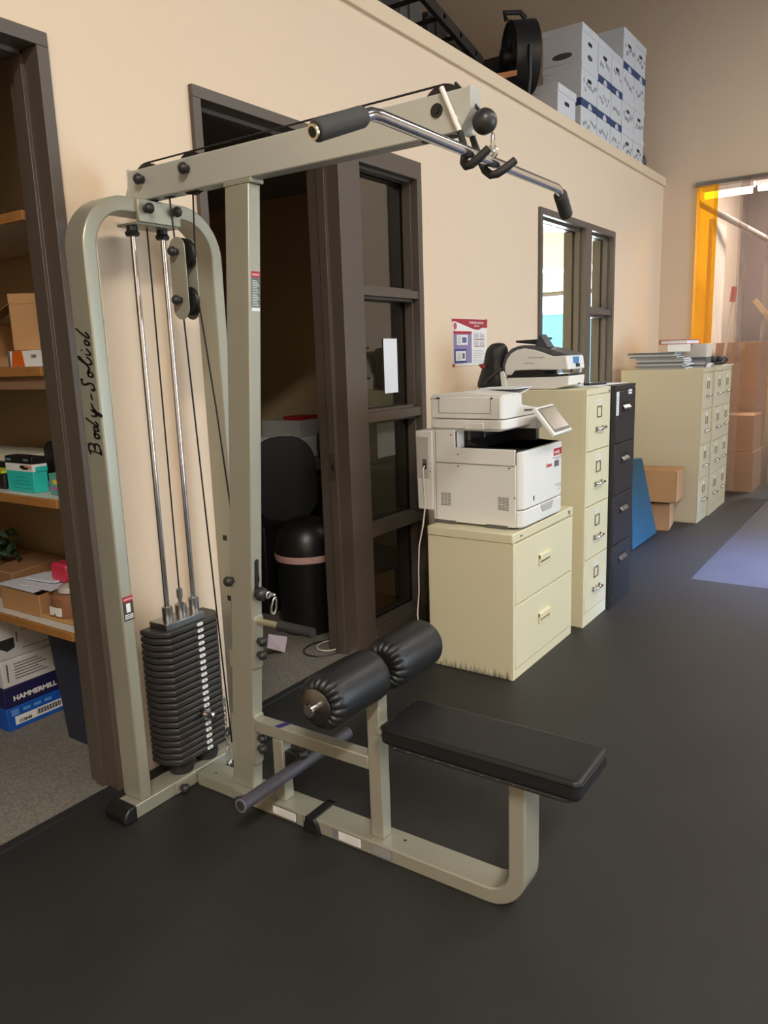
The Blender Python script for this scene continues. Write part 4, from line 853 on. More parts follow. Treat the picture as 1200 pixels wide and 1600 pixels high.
for ci, (x, w_, n, top_, cn) in enumerate(cols):
    for r in range(n):
        z = top_-(r+1)*h_
        storage(x+.001, z, w_-.003, .34, h_, (ci, r) in blues, '%s storage box, %s in the %s column of the loft stack' % ('blue-lidded' if (ci, r) in blues else 'white', ROW[r], cn), mark=(ci*7+r+1) if (ci+r) % 3 != 0 or ci > 0 else 0, oval=(ci == 0 and r == 0))
st = storage(5.95, 3.225, .375, .36, .265, False, 'white storage box with lifted lid standing alone left of the stacked boxes', y=.10)
deck = MB().box(5.6, 8.2, .1, .6, 2.951, 2.962); 
# supports that carry the stacks: pallets on the loft deck
for x0, x1, top_ in ((5.94, 6.34, 3.225), (6.48, 7.505, 2.957), (7.515, 8.20, 2.957)):
    q = MB()
    if top_-2.95 > .1: q.box(x0, x1, .10, .48, 2.95, top_-.002)
    else: q.box(x0, x1, .10, .48, 2.95, top_-.002)
    tag(obj('plywood_sheet', q, CARD2), 'board on the loft deck under the boxes at x %.1f m' % x0 if False else {5.94: 'brown carton hidden under the lone storage box', 6.48: 'thin board beneath the lower storage columns', 7.515: 'thin board beneath the tall storage columns'}[x0], 'board')
tag(obj('bracket', MB().prism([(8.22, 3.22), (8.30, 3.40), (8.38, 3.36), (8.36, 3.32), (8.30, 3.33), (8.27, 3.22)], 'y', .14, .20).box(8.21, 8.30, .13, .22, 2.95, 3.22), mat('grey_bracket', (96, 96, 94), .6)), 'small grey bracket at the right end of the storage boxes', 'bracket')
# drum fan
fn = thing('drum_fan', 'large black drum fan standing on the loft left of the storage boxes', 'fan', (5.69, .29, 2.95))
cx, cy, cz = 5.69, .29, 3.62; ax = Vector((.64, -.76, .03)).normalized(); u = ax.orthogonal().normalized(); v = ax.cross(u)
def ring(off, r, t): return [Vector((cx, cy, cz))+ax*off+(u*math.cos(a)+v*math.sin(a))*r for a in [2*math.pi*i/32 for i in range(32)]]
q = MB(); n = 40; vs = []
for off, r in ((-.085, .235), (.085, .245), (.085, .235), (-.085, .226)):
    for i in range(n):
        a = 2*math.pi*i/n; vs.append(Vector((cx, cy, cz))+ax*off+(u*math.cos(a)+v*math.sin(a))*r)
q._add(vs, [(a*n+i, a*n+(i+1) % n, ((a+1) % 4)*n+(i+1) % n, ((a+1) % 4)*n+i) for a in range(4) for i in range(n)])
obj('drum', q, BLK, fn)
q = MB()
for off in (-.087, .087):
    for r in (.05, .085, .12, .155, .19, .225, .238): q.tube(ring(off, r, 0), .003, 5, closed=True)
    for i in range(24):
        a = 2*math.pi*i/24; q.cyl(Vector((cx, cy, cz))+ax*off+(u*math.cos(a)+v*math.sin(a))*.03, Vector((cx, cy, cz))+ax*off+(u*math.cos(a)+v*math.sin(a))*.235, .0035, 5)
obj('grille', q, BLK, fn)
c0 = Vector((cx, cy, cz)); obj('motor', MB().tube([c0-ax*.15, c0-ax*.14, c0+ax*.02], [.04, .07, .07], 20), BLK, fn)
for k in range(3):
    a = 2*math.pi*k/3; q = MB(); rad = u*math.cos(a)+v*math.sin(a); tn = ax.cross(rad)
    q._add([c0+rad*.05+tn*.03+ax*.02, c0+rad*.05-tn*.03-ax*.02, c0+rad*.20-tn*.08-ax*.03, c0+rad*.20+tn*.06+ax*.03]+[p+ax*.004 for p in (c0+rad*.05+tn*.03+ax*.02, c0+rad*.05-tn*.03-ax*.02, c0+rad*.20-tn*.08-ax*.03, c0+rad*.20+tn*.06+ax*.03)], [(0,1,2,3),(7,6,5,4),(0,4,5,1),(1,5,6,2),(2,6,7,3),(3,7,4,0)])
    obj('fan_blade', q, BLKR, fn)
sd = Vector((ax.y, -ax.x, 0)).normalized()
obj('yoke', MB().tube([c0+sd*.255, c0+sd*.255-Vector((0, 0, .2)), c0+sd*.2-Vector((0, 0, .34)), c0-sd*.2-Vector((0, 0, .34)), c0-sd*.255-Vector((0, 0, .2)), c0-sd*.255], .014, 10), BLK, fn)
obj('stand', MB().tube([(cx, cy, cz-.34), (cx, cy, 2.99)], .022, 12).lathe([(.15, 0), (.15, .02), (.05, .04)], (cx, cy, 2.951)), BLK, fn)
obj('top_handle', MB().tube([c0+Vector((0, 0, .25))-ax*.10, c0+Vector((0, 0, .30))-ax*.12, c0+Vector((0, 0, .30))-ax*.0, c0+Vector((0, 0, .26))+ax*.04], .018, 8), BLK, fn)
tag(obj('timber_offcut', MB().prism([(5.08, 3.30), (5.40, 3.41), (5.40, 3.445), (5.08, 3.34)], 'y', .18, .23).box(5.08, 5.14, .18, .24, 2.95, 3.30), mat('orange_timber', (150, 92, 52), .6)), 'orange-brown timber offcut leaning beside the drum fan', 'timber')
q = MB().box(5.86, 6.14, .50, .80, 2.95, 3.74); tag(obj('tool_case', q, mat('dark_case', (44, 34, 30), .6), bevel=.01), 'dark brown case behind the drum fan', 'case')
# leaning metal shelving / ladder, dark
MET = mat('dark_steel', (52, 46, 42), .5, metal=.4)
ld = thing('folded_ladder', 'dark metal ladder lying slanted on the loft above the doorway', 'ladder', (4.6, .5, 2.95))
A = Vector((5.42, .45, 3.56)); B = Vector((4.05, .45, 3.88))
for dy in (0, .36): obj('rail', MB().prism([(A.x, A.z-.04), (A.x, A.z+.03), (B.x, B.z+.03), (B.x, B.z-.04)], 'y', A.y+dy, A.y+dy+.035), MET, ld)
for k in range(6):
    c = A+(B-A)*(.08+k*.16); obj('rung', MB().cyl((c.x, A.y, c.z), (c.x, A.y+.38, c.z), .016, 8), MET, ld)
obj('prop', MB().box(4.12, 4.17, .46, .50, 2.95, 3.83).box(5.34, 5.39, .46, .50, 2.95, 3.56), MET, ld)
for i, (x0, x1, y0, z1, c) in enumerate(((4.68, 5.0, .88, 4.13, (58, 50, 46)), (5.04, 5.34, .90, 4.06, (84, 80, 72)), (5.38, 5.68, .88, 3.98, (46, 42, 40)), (5.72, 6.0, .90, 3.90, (64, 58, 52)))):
    q = MB().box(x0, x1, y0, y0+.35, 2.95, z1-.03); q.box(x0-.01, x1+.01, y0-.01, y0+.36, z1-.03, z1); q.box(x0+.1, x0+.13, y0-.02, y0, 2.95, z1)
    tag(obj('crate', q, mat('crate_%d' % i, c, .7), bevel=.006), ['first', 'second', 'third', 'fourth'][i]+' dark crate from the left, behind the ladder on the loft', 'crate')
# ------------------------------------------------------------------ supply room behind door 1
sh = thing('shelving_unit', 'wooden shelving unit with white laminate shelves in the supply room', 'shelving', (1.78, .9, 0))
SZ = [(.543, .575), (1.038, .066+1.004), (1.50, 1.532), (2.005, 2.037)]
for a, b in SZ:
    s = obj('shelf', MB().box(1.56, 2.015, .16, 1.75, a+.002, b), SHELFW, sh, .001)
    obj('wood_edge', MB().box(1.547, 1.56, .16, 1.75, a, b), OAK, s, .002)
obj('side_board', MB().box(1.56, 2.015, 1.75, 1.775, 0, 2.4), OAK, sh); obj('side_board', MB().box(1.60, 2.015, .152, .160, 0, 2.4), OAK, sh)
obj('cleat', MB().box(1.566, 1.59, .16, 1.75, 1.455, 1.50), mat('cleat_wood', (140, 108, 82), .6), sh)
# reams under the shelf
def rbox(name, x0, x1, y0, y1, z0, z1, m, label, cat='box', bevel=.003):
    t = thing(name, label, cat, ((x0+x1)/2, (y0+y1)/2, z0)); obj('carton', MB().box(x0, x1, y0, y1, z0, z1), m, t, bevel); return t
t = rbox('paper_carton', 1.592, 1.885, .78, 1.16, .001, .104, mat('ream_blue', (22, 84, 176), .5), 'bright blue paper carton at the bottom of the floor stack')
q = MB().box(1.625, 1.88, .7788, .781, .022, .060); obj('white_label', q, WHT, t)
text('number_lettering', '113640', .020, (1.640, .7782, .028), (1, 0, 0), (0, 0, 1), INK, t, bold=.0006)
q = MB()
for k in range(26):
    w_ = .0012+.0014*((k*7) % 3); q.box(1.725+k*.0045, 1.725+k*.0045+w_, .7780, .7789, .030, .054)
obj('barcode', q, INK, t)
q = MB()
for k in range(3): q.box(1.665+k*.05, 1.70+k*.05, .7788, .7805, .074, .088)
q.box(1.612, 1.645, .7788, .7805, .066, .094); obj('pale_blue_print', q, mat('pale_blue', (92, 146, 214), .5), t)
t = rbox('paper_carton', 1.590, 1.88, .78, 1.16, .106, .196, mat('ream_navy', (32, 30, 74), .5), 'navy paper carton with white lettering, second from the floor')
text('brand_lettering', 'HAMMERMILL', .030, (1.628, .7787, .132), (1, 0, 0), (0, 0, 1), WHT, t, bold=.001, sx=1.12)
t = rbox('paper_carton', 1.594, 1.885, .78, 1.16, .198, .318, mat('ream_white', (206, 204, 200), .6), 'white paper carton between the navy one and the printed one')
q = MB()
for k in range(6): q.box(1.65, 1.80-(k % 3)*.02, .7788, .7805, .225+k*.013, .229+k*.013)
q.box(1.615, 1.622, .7788, .7805, .22, .30); obj('printed_lines', q, SEAM, t)
t = rbox('paper_carton', 1.596, 1.885, .78, 1.16, .320, .50, mat('ream_grey', (190, 188, 184), .6), 'white carton with a black printed picture, top of the floor stack')
obj('black_picture', MB().prism([(1.60, .375), (1.63, .355), (1.665, .365), (1.665, .41), (1.60, .41)], 'y', .7788, .7805), mat('picture_black', (40, 40, 38), .5), t)
obj('printed_lines', MB().box(1.70, 1.84, .7788, .7805, .43, .434).box(1.70, 1.82, .7788, .7805, .44, .444).box(1.70, 1.85, .7788, .7805, .35, .353).box(1.676, 1.681, .7788, .7805, .385, .43), SEAM, t)
bi = thing('waste_bin', 'dark blue-grey plastic bin under the shelf by the door frame', 'bin', (1.84, .36, 0))
q = MB(); P0 = [(1.70, .22), (1.99, .22), (1.99, .515), (1.70, .515)]; P1 = [(1.675, .195), (2.0, .195), (2.0, .54), (1.675, .54)]
q._add([(x, y, .003) for x, y in P0]+[(x, y, .50) for x, y in P1]+[(x+(1.84-x)*.04, y+(.37-y)*.04, .50) for x, y in P1]+[(x+(1.84-x)*.06, y+(.37-y)*.06, .02) for x, y in P0], [(3,2,1,0)]+[(i, (i+1) % 4, 4+(i+1) % 4, 4+i) for i in range(4)]+[(4+i, 4+(i+1) % 4, 8+(i+1) % 4, 8+i) for i in range(4)]+[(8+i, 8+(i+1) % 4, 12+(i+1) % 4, 12+i) for i in range(4)]+[(12, 13, 14, 15)])
obj('tub', q, mat('bin_slate', (44, 48, 60), .4), bi, .012)
obj('rim', MB().box(1.668, 1.68, .19, .545, .488, .506), mat('bin_slate', (44, 48, 60), .4), bi, .003)
# lower shelf items
t = thing('cardboard_tray', 'open cardboard box heaped with papers on the lower shelf', 'cardboard box', (1.74, .6, .576))
q = MB(); pts = [(1.60, .435), (1.60, .70), (1.84, .74), (1.84, .50)]
for i in range(4):
    a, b = Vector(pts[i]), Vector(pts[(i+1) % 4]); dd = (b-a).normalized(); nn2 = Vector((-dd.y, dd.x))*.004
    q.prism([(a.x, a.y), (b.x, b.y), (b.x+nn2.x, b.y+nn2.y), (a.x+nn2.x, a.y+nn2.y)], 'z', .577, .665)
q.prism(pts, 'z', .577, .581); obj('carton', q, CARD, t)
for i, (p_, z, lb_) in enumerate((([(1.60, .47), (1.60, .72), (1.80, .70), (1.78, .50)], .669, 'lowest white sheet heaped in the cardboard tray'), ([(1.63, .40), (1.62, .60), (1.82, .66), (1.80, .44)], .678, 'middle white sheet heaped in the cardboard tray'), ([(1.68, .45), (1.66, .62), (1.85, .60), (1.84, .46)], .690, 'top white envelope heaped in the cardboard tray'))):
    o = tag(obj('paper_sheet', MB().prism(p_, 'z', z, z+.006), mat('envelope_white', (214, 214, 220), .7), smooth=False), lb_, 'paper')
q = MB().box(1.87, 1.96, .33, .60, .577, .70); tag(obj('cardboard_box', q, CARD2, bevel=.004), 'brown carton at the back of the lower shelf', 'cardboard box')
q = MB().prism([(1.66, .72), (1.95, .78), (1.95, 1.6), (1.66, 1.6)], 'z', .577, .70); tag(obj('cardboard_box', q, CARD2, bevel=.004), 'long flat brown carton left of the paper-filled box', 'cardboard box')
q = MB().prism(rrect(.395, .50, .690, .765, .018, 4), 'x', 1.70, 1.80); pk = obj('pink_pouch', q, mat('pink_film', (206, 52, 78), .3), bevel=.008)
tag(pk, 'pink-red plastic pouch standing on the paper heap', 'pouch')
rt = thing('round_box', 'round brown lidded tub with a white label on the lower shelf', 'tub', (1.69, .30, .583))
obj('tub', MB().lathe([(.085, 0), (.09, .01), (.084, .075), (.07, .088), (.02, .09)], (1.685, .335, .590), 'z', 28), mat('brown_pack', (140, 96, 66), .5), rt)
obj('clear_dome', MB().lathe([(.05, 0), (.045, .02), (.01, .03)], (1.675, .33, .682), 'z', 20), mat('pale_plastic', (190, 184, 176), .2), rt)
obj('white_label', MB().box(1.596, 1.6045, .30, .365, .600, .632), WHT, rt)
q = MB().prism([(1.60, .20), (1.60, .43), (1.68, .40), (1.70, .22)], 'z', .577, .589); tag(obj('manila_envelope', q, mat('manila', (190, 146, 84), .7), bevel=.002), 'manila envelope under the round tub', 'envelope')
# middle shelf items
tb = thing('mouse_box', 'teal and black retail box with a picture of a hand on a mouse', 'box', (1.66, .46, 1.071))
q = MB().prism([(1.60, .372), (1.60, .548), (1.66, .556), (1.655, .366)], 'z', 1.071, 1.150); obj('teal_carton', q, mat('teal_print', (44, 190, 180), .45), tb, .002)
q = MB().prism([(1.60, .370), (1.60, .550), (1.66, .558), (1.655, .364)], 'z', 1.150, 1.178); q.m = 1; q.prism([(1.61, .3675), (1.655, .3625), (1.655, .366), (1.61, .370)], 'z', 1.150, 1.168); obj('white_band', q, [WHT, mat('teal_print', (44, 190, 180), .45)], tb)
q = MB().prism([(1.60, .370), (1.60, .550), (1.66, .558), (1.655, .364)], 'z', 1.178, 1.205); obj('black_top', q, BLK, tb, .002)
obj('mouse_picture', MB().prism([(.43, 1.157), (.45, 1.162), (.455, 1.168), (.44, 1.173), (.41, 1.172), (.39, 1.166), (.40, 1.158)], 'x', 1.5988, 1.6003), INK, tb)
obj('hand_picture', MB().prism([(.425, 1.168), (.40, 1.165), (.374, 1.160), (.374, 1.172), (.41, 1.176)], 'x', 1.5982, 1.5992), mat('skin_print', (206, 150, 126), .6), tb)
obj('small_print', MB().box(1.5988, 1.6002, .51, .54, 1.188, 1.196), mat('teal_grey', (110, 150, 146), .5), tb); obj('small_print', MB().box(1.5988, 1.6002, .395, .425, 1.190, 1.197), mat('teal_grey', (110, 150, 146), .5), tb)
q = MB()
for k in range(4): q.box(1.5988, 1.6002, .39+.01*k, .52-.012*k, 1.085+k*.014, 1.087+k*.014)
obj('printed_lines', q, mat('teal_dark', (30, 150, 146), .5), tb)
nb = thing('sticky_note_pack', 'small teal sticky-note pack with a yellow mark on the middle shelf', 'note pack', (1.66, .24, 1.071))
obj('pack', MB().box(1.61, 1.70, .18, .29, 1.071, 1.150), mat('teal_pack', (92, 168, 152), .5), nb, .003); obj('mauve_stripe', MB().box(1.6085, 1.6105, .18, .29, 1.088, 1.100), mat('mauve', (160, 110, 160), .5), nb)
obj('yellow_mark', MB().box(1.6085, 1.6105, .235, .265, 1.112, 1.128), mat('note_yellow', (226, 200, 60), .5), nb)
q = MB().prism([(.37, 1.22), (.47, 1.255), (.56, 1.235), (.58, 1.21), (.58, 1.10), (.52, 1.09), (.40, 1.09)], 'x', 1.78, 1.86); tag(obj('desk_organizer', q, mat('organizer_black', (26, 22, 20), .5), bevel=.005), 'dark angular organizer at the back of the middle shelf', 'organizer')
obj('stand', MB().box(1.78, 1.86, .40, .56, 1.071, 1.09), BLK, bpy.data.objects['desk_organizer'])
q = MB().box(1.68, 1.90, .62, 1.2, 1.071, 1.16); tag(obj('black_case', q, BLK, bevel=.008), 'black case left of the teal retail box', 'case')
q = MB().box(1.70, 1.90, .60, 1.1, 1.162, 1.19); tag(obj('paper_stack', q, mat('cream_paper', (214, 206, 184), .7)), 'stack of cream papers on the black case', 'paper')
q = MB().prism([(1.60, .57), (1.672, .60), (1.672, 1.0), (1.60, 1.0)], 'z', 1.071, 1.13); tag(obj('black_pouch', q, mat('pouch_black', (30, 28, 26), .6), bevel=.01), 'black pouch at the left end of the middle shelf', 'pouch')
q = MB().box(1.61, 1.665, .60, 1.0, 1.131, 1.142); tag(obj('sticky_notes', q, mat('note_lime', (200, 210, 60), .6)), 'yellow-green paper pad on the black pouch', 'note pad')
# upper shelf
ob_ = thing('orange_white_box', 'flat white and orange carton under the tilted brown box', 'box', (1.68, .3, 1.533))
q = MB().box(1.60, 1.82, .17, .44, 1.533, 1.590); obj('carton', q, WHT, ob_, .002)
obj('orange_panel', MB().prism([(.335, 1.534), (.42, 1.534), (.405, 1.5895), (.345, 1.5895)], 'x', 1.5985, 1.6003), mat('orange_print', (206, 96, 24), .5), ob_)
text('print_lettering', 'CMT', .016, (1.5982, .29, 1.563), (0, -1, 0), (0, 0, 1), INK, ob_)
obj('grey_band', MB().box(1.5985, 1.6003, .425, .438, 1.534, 1.589), mat('badge_grey', (96, 96, 98), .5), ob_)
t = thing('cardboard_box', 'large open brown box tilted on top of the orange and white carton', 'cardboard box', (1.75, .37, 1.592))
q = MB().prism([(1.60, .395), (1.76, .22), (1.98, .42), (1.80, .62)], 'z', 1.592, 1.755); obj('carton', q, CARD, t, .003)
obj('flap', MB().prism([(1.60, .395), (1.76, .22), (1.765, .225), (1.605, .40)], 'z', 1.755, 1.79), CARD, t)
q = MB(); q._add([(1.60, .39, 1.755), (1.76, .62, 1.76), (1.70, .66, 1.70), (1.56, .46, 1.705)]+[(1.605, .395, 1.76), (1.765, .625, 1.765), (1.705, .665, 1.705), (1.565, .465, 1.71)], [(0,1,2,3),(7,6,5,4),(0,4,5,1),(1,5,6,2),(2,6,7,3),(3,7,4,0)]); obj('flap', q, CARD2, t)
q = MB().box(1.62, 1.95, .66, 1.3, 1.533, 1.70); tag(obj('cardboard_box', q, CARD, bevel=.004), 'brown carton at the left of the upper shelf', 'cardboard box')
# green plant-like bag at the lower left
q = MB()
for k in range(70):
    c = Vector((1.74+rnd.uniform(-.06, .06), .97+rnd.uniform(-.10, .09), .72+rnd.uniform(0, .13))); a = Vector((rnd.uniform(-1, 1), rnd.uniform(-1, 1), rnd.uniform(-.3, 1))).normalized()*.035; b = a.orthogonal().normalized()*.014
    q._add([c-a, c+b, c+a, c-b, c+a.cross(b).normalized()*.006, c-a.cross(b).normalized()*.003], [(0,1,4),(1,2,4),(2,3,4),(3,0,4),(0,5,1),(1,5,2),(2,5,3),(3,5,0)])
q.tube([(1.74, .97, .702), (1.74, .97, .84)], .02, 8)
tag(obj('green_foliage', q, mat('green_leaf', (36, 62, 36), .7)), 'dark green artificial foliage on the long flat carton', 'foliage')

# ------------------------------------------------------------------ dark office behind door 2
tr = thing('swing_lid_bin', 'black round swing-top waste bin with a pinkish liner showing at the rim', 'waste bin', (3.235, .50, 0))
cx, cy = 3.255, .49
obj('body', MB().lathe([(.150, 0), (.158, .006), (.172, .42), (.176, .440)], (cx, cy, .003), 'z', 48), mat('bin_black', (24, 23, 22), .38), tr)
obj('liner', MB().lathe([(.178, .425), (.181, .44), (.181, .462), (.176, .465)], (cx, cy, 0), 'z', 48), mat('pink_liner', (206, 164, 156), .55), tr)
ld_ = obj('dome_lid', MB().lathe([(.179, .462), (.178, .49), (.170, .54), (.150, .59), (.118, .628), (.080, .650), (.04, .662), (.002, .665)], (cx, cy, 0), 'z', 48), mat('bin_black', (24, 23, 22), .38), tr)
q = MB().tube([(cx+.17*math.cos(a)*.98, cy+.17*math.sin(a)*.98, .50+.14*math.sin(math.pi*i/12)*.9) for i, a in [(i, R_(-110+i*13)) for i in range(13)]], .004, 6); obj('flap_edge', q, BLK, ld_)
ch = thing('office_chair', 'black office chair with rounded mesh back in the dark office', 'chair', (3.95, 1.25, 0))
q = MB(); n = 28; vs = []
for o_, sh_ in ((0, 1), (.045, .96)):
    for k in range(n):
        a = 2*math.pi*k/n; c_, s_ = math.cos(a), math.sin(a); sx_ = .215*abs(c_)**.7*(1 if c_ > 0 else -1); sz_ = .28*abs(s_)**.7*(1 if s_ > 0 else -1)
        dirx = Vector((.80, -.60, 0)); nx = Vector((.60, .80, 0)); p_ = Vector((3.72, 1.04, .765))+dirx*sx_*sh_+Vector((0, 0, sz_*sh_))+nx*(o_-.05*(abs(sx_)/.25)**2+.03*(sz_/.3)); vs.append(p_)
q._add(vs, [tuple(range(n)), tuple(range(2*n-1, n-1, -1))]+[(k, k+n, (k+1) % n+n, (k+1) % n) for k in range(n)])
obj('backrest', q, mat('chair_mesh', (30, 30, 32), .6, bump=.4, bscale=300), ch, .008)
obj('seat', MB().prism(rrect(3.72, 4.22, 1.02, 1.50, .1, 5), 'z', .44, .51), BLKR, ch, .02)
obj('back_stem', MB().tube([(3.80, 1.08, .62), (3.86, 1.14, .46), (3.95, 1.24, .42)], .022, 10), BLK, ch)
obj('gas_column', MB().cyl((3.97, 1.26, .10), (3.97, 1.26, .44), .028, 14), BLK, ch)
for k in range(5):
    a = R_(72*k+10); e = Vector((3.97+.30*math.cos(a), 1.26+.30*math.sin(a), .075)); lg = obj('leg', MB().tube([(3.97, 1.26, .11), e], [.026, .018], 10), BLK, ch)
    obj('caster', MB().cyl(e+Vector((-.012, 0, -.045)), e+Vector((.012, 0, -.045)), .027, 14), BLK, lg)
for s_ in (-1, 1):
    bx = Vector((3.97, 1.26, 0))+Vector((.8, -.6, 0))*.29*s_; obj('armrest', MB().tube([bx+Vector((0, 0, .46)), bx+Vector((0, 0, .66))], .014, 8).box(bx.x-.04, bx.x+.04, bx.y-.12, bx.y+.12, .66, .69), BLK, ch)
dk = thing('desk', 'dark desk along the side wall of the office with white printer on it', 'desk', (4.78, 1.9, 0))
obj('desk_top', MB().box(4.42, 5.09, .62, 3.0, .72, .75), mat('desk_dark', (104, 96, 88), .35), dk, .003)
obj('desk_leg', MB().box(4.45, 5.07, .64, .67, 0.003, .72), BLK, dk); obj('desk_leg', MB().box(4.45, 5.07, 2.95, 2.98, 0.003, .72), BLK, dk)
obj('modesty_panel', MB().box(5.06, 5.08, .67, 2.95, .2, .72), BLK, dk)
ip = thing('inkjet_printer', 'small white printer on the desk in the dark office', 'printer', (4.85, 1.9, .751))
obj('body', MB().box(4.62, 5.02, 1.66, 2.12, .752, .92), PRN, ip, .01); obj('paper_tray', MB().prism([(2.12, .82), (2.16, .98), (2.17, .98), (2.14, .80)], 'x', 4.74, 5.02), PRN, ip); obj('front_slot', MB().box(4.617, 4.625, 1.72, 2.08, .80, .83), PRND, ip)
obj('output_tray', MB().box(4.50, 4.62, 1.74, 2.06, .775, .79), PRN, ip)
q = MB().box(4.66, 5.0, 1.70, 2.10, .921, 1.05); tag(obj('paper_stack', q, mat('dim_paper', (190, 188, 182), .7), bevel=.004), 'white ream box on the small desk printer', 'paper')
q = MB().box(4.70, 4.92, 1.72, 1.90, 1.051, 1.08); tag(obj('red_box', q, RED, bevel=.003), 'small red box on top of the white ream box', 'box')
q = MB().tube([(4.75, 1.44, .77), (4.76, 1.44, .84), (4.76, 1.46, .95), (4.76, 1.46, 1.04), (4.76, 1.46, 1.08)], [.12, .14, .12, .07, .02], 14); tag(obj('backpack', q, mat('black_nylon', (34, 33, 34), .5, bump=.6, bscale=14)), 'black bag standing on the desk next to the small printer', 'bag')
q = MB().box(4.55, 4.80, .90, 1.18, .752, .775); tag(obj('keyboard', q, PRND, bevel=.003), 'dark keyboard on the office desk', 'keyboard')
q = MB().tube([(3.02+.13*math.cos(t)*(1-t*.03), .20+.10*math.sin(t), .006) for t in [i*.35 for i in range(19)]], .004, 6); tag(obj('cable', q, BLK), 'black cable looping on the carpet by the round bin', 'cable')
q = MB().tube([(3.06+.08*math.cos(t), .19+.065*math.sin(t), .012) for t in [.6+i*.35 for i in range(15)]]+[(3.25, .22, .012), (3.4, .24, .012)], .0035, 6); tag(obj('cable', q, mat('white_cord', (226, 220, 210), .5)), 'white cable looping on the carpet by the round bin', 'cable')
q = MB().box(3.45, 3.85, .30, .62, .003, .20); q.box(3.45, 3.85, .29, .30, .003, .23)
tag(obj('cardboard_box', q, CARD, bevel=.003), 'cardboard box with cables behind the lowest sidelight pane', 'cardboard box')
q = MB().box(3.30, 3.50, .85, 1.25, .003, .55); tag(obj('computer_tower', q, BLK, bevel=.01), 'black computer tower behind the sidelight', 'computer')
q = MB().tube([(3.50, .36, .24), (3.56, .34, .30), (3.62, .36, .26), (3.55, .40, .235)], .012, 8); tag(obj('power_adapter', q, BLK), 'black adapter lead on the cardboard box behind the sidelight', 'adapter')
q = MB(); cd = [(2.74, .33, .155), (2.88, .33, .095), (2.875, .35, .004), (2.755, .36, .07)]
q._add(cd+[(x, y+.003, z) for x, y, z in cd], [(0,1,2,3),(7,6,5,4),(0,4,5,1),(1,5,6,2),(2,6,7,3),(3,7,4,0)])
tag(obj('paper_card', q, mat('pink_card', (214, 196, 200), .7), smooth=False), 'pinkish white card standing crooked on the carpet beyond the machine handle', 'paper')

# ------------------------------------------------------------------ strip curtain and the back room
struct('wall_back_room_1', MB().box(XF+.12, 12.5, -.02, .03, 0, 4.2), WALLF, label='back room wall in line with the office partition')
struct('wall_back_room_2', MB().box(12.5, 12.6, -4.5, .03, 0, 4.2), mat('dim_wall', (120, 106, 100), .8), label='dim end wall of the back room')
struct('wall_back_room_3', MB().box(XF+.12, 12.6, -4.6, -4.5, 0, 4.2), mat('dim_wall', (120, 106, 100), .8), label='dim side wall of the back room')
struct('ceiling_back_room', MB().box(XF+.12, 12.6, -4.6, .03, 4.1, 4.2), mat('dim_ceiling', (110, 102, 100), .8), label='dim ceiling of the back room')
sc2 = thing('strip_curtain', 'clear plastic strip curtain with one yellow strip hanging in the far doorway', 'curtain', (XF-.02, -1.5, 0))
obj('hanging_rail', MB().box(XF-.045, XF+.0, -3.2, -.32, 3.06, 3.10), STEEL, sc2)
def strip_(y0, w_, m, zb, xo, ph):
    q = MB(); n = 10; vs = []; 
    for z in (zb, zb+.8, zb+1.6, 3.08):
        for side in (0, .003):
            for i in range(n+1):
                t = i/n; k = (z-zb)/(3.08-zb)
                vs.append((XF-.03-xo+side+.022*math.sin(t*math.pi*1.6+ph)*(1-k*.5), y0-w_*t, z))
    m1 = n+1
    for r in range(3):
        for i in range(n):
            a = r*2*m1+i; b = (r+1)*2*m1+i
            q_f = [(a, a+1, b+1, b), (a+m1, b+m1, b+m1+1, a+m1+1)]
            q.f += [list(f) for f in q_f]; q.mi += [0, 0]
    q.v = [Vector(v) for v in vs]; return obj('curtain_strip', q, m, sc2)
strip_(-.335, .20, PVCY, .06, .0, .4).__setitem__('label', 'yellow translucent strip')
for i, (y, w_, zb) in enumerate(((-.50, .32, .05), (-.74, .32, .04), (-.98, .32, .06), (-1.24, .32, .05), (-1.5, .32, .05), (-1.76, .32, .05), (-2.02, .32, .05))):
    strip_(y, w_, PVC, zb, .012+(i % 2)*.022, i*1.1)
q = MB().box(9.2, 9.9, -.34, -.30, 0, 2.85); tag(obj('partition_panel', q, mat('cream_panel', (216, 204, 186), .7)), 'tall cream panel standing behind the strip curtain', 'panel')
q = MB().cyl((9.1, -.5, 2.78), (12.4, -1.1, 2.60), .04, 10); 
tag(obj('ceiling_pipe', MB().cyl((8.64, -.3, 2.95), (12.49, -1.0, 2.55), .035, 10), mat('pipe_beige', (170, 158, 146), .5)), 'beige pipe running across behind the curtain', 'pipe')
for i, (x, y) in enumerate(((9.95, -.30), (10.6, -.75))):
    t = thing('tube_light', ['left hanging tube light in the back room', 'right hanging tube light in the back room'][i], 'light', (x, y, 3.22+i*.12))
    z = 3.22+i*.12
    obj('tube', MB().cyl((x, y-.28, z), (x, y+.22, z), .04, 12), mat('lit_tube', (255, 250, 240), .5, emit=(255, 246, 230), es=5), t)
    obj('fixture', MB().box(x-.06, x+.06, y-.3, y+.24, z+.03, z+.09), WHT, t); obj('rod', MB().cyl((x, y, z+.09), (x, y, 4.1), .01, 6), STEEL, t)
def bxo(name, x0, x1, y0, y1, z0, z1, m, label, cat='cardboard box'):
    t = thing(name, label, cat, ((x0+x1)/2, (y0+y1)/2, z0)); obj('carton', MB().box(x0, x1, y0, y1, z0, z1), m, t, .004)
    obj('tape', MB().box(x0-.001, x1+.001, (y0+y1)/2-.025, (y0+y1)/2+.025, z1-.0005, z1+.001).box(x0-.0015, x0, (y0+y1)/2-.025, (y0+y1)/2+.025, z1-.08, z1), mat('tan_tape', (196, 160, 112), .4), t); return t
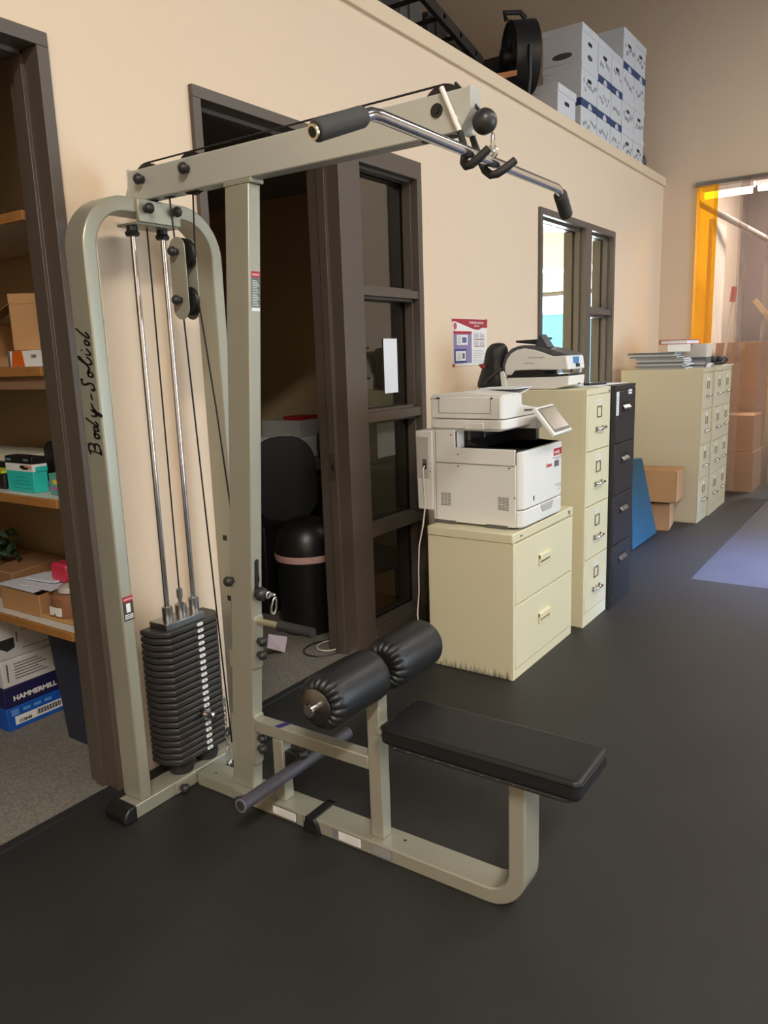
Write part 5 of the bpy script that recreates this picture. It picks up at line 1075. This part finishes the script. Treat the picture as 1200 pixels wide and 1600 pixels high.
bxo('cardboard_box', 8.75, 9.25, -.95, -.36, 0, .42, CARD, 'lower brown box on the floor behind the curtain')
bxo('cardboard_box', 8.78, 9.22, -.93, -.42, .422, .80, CARD, 'upper brown box on the floor stack behind the curtain')
bxo('tall_carton', 9.35, 9.75, -.95, -.40, 0, 1.55, CARD, 'tall brown carton standing behind the box stack')
bxo('cardboard_box', 9.30, 9.80, -1.40, -1.0, 0, .36, CARD, 'brown box right of the tall carton behind the curtain')
wb = thing('workbench', 'cluttered workbench in the back room behind the curtain', 'workbench', (10.4, -1.3, 0))
obj('bench_top', MB().box(9.95, 10.9, -2.4, -.35, 1.02, 1.07), mat('bench_wood', (150, 112, 78), .6), wb)
for y in (-2.35, -.42):
    for x in (10.0, 10.85): obj('leg', MB().box(x-.03, x+.03, y-.03, y+.03, 0, 1.02), MET, wb)
bxo('white_carton', 10.1, 10.4, -.75, -.45, 1.071, 1.35, WHT, 'white carton on the workbench', 'box')
bxo('cardboard_box', 10.1, 10.5, -1.15, -.80, 1.071, 1.30, CARD, 'open brown box on the workbench behind the curtain')
bxo('grey_carton', 10.2, 10.55, -1.65, -1.25, 1.071, 1.62, mat('grey_carton', (150, 150, 156), .6), 'grey carton at the right of the workbench', 'box')
bxo('dark_tub', 10.05, 10.25, -1.0, -.80, 1.301, 1.42, mat('tub_slate', (70, 76, 92), .5), 'slate plastic tub on the open brown box', 'tub')
pl_ = thing('plywood_offcut', 'pale leaning plywood strip behind the curtain', 'plywood', (9.9, -.9, 1.07))
q = MB(); a_ = Vector((9.90, -.68, 2.02)); b_ = Vector((9.90, -1.40, 1.10)); d_ = (b_-a_).normalized(); w2 = Vector((0, d_.z, -d_.y))*.06
q._add([a_+w2*.3, a_-w2*.5, b_-w2, b_+w2]+[p+Vector((.02, 0, 0)) for p in (a_+w2*.3, a_-w2*.5, b_-w2, b_+w2)], [(0,1,2,3),(7,6,5,4),(0,4,5,1),(1,5,6,2),(2,6,7,3),(3,7,4,0)])
obj('board', q, mat('pale_ply', (216, 190, 150), .6), pl_)
br_ = thing('broom', 'white pole with a red cap leaning behind the curtain', 'broom', (9.5, -.5, 1.55))
obj('pole', MB().cyl((9.29, -.37, 0.0), (9.30, -.56, 2.02), .012, 8), WHT, br_); obj('red_cap', MB().cyl((9.30, -.556, 1.98), (9.301, -.571, 2.14), .03, 12), mat('cap_red', (206, 60, 52), .5), br_)
ct = thing('cart', 'black equipment cart with an orange bag behind the curtain', 'cart', (9.6, -1.2, 0))
obj('frame', MB().box(9.35, 9.75, -1.38, -1.02, .37, .50).tube([(9.38, -1.35, .5), (9.38, -1.35, 1.1), (9.38, -1.05, 1.1), (9.38, -1.05, .5)], .02, 8), mat('cart_dark', (50, 44, 44), .5), ct)
q = MB().ball((9.58, -1.18, .80), .12, 14, (.9, 1.2, .8)); tag(obj('orange_bag', q, mat('orange_cloth', (190, 88, 62), .7)), 'orange bag on the black cart behind the curtain', 'bag')
q = MB().ball((9.58, -1.20, .60), .13, 14, (1, 1.1, .75)); tag(obj('black_bag', q, BLKR), 'black bag under the orange one on the cart', 'bag')
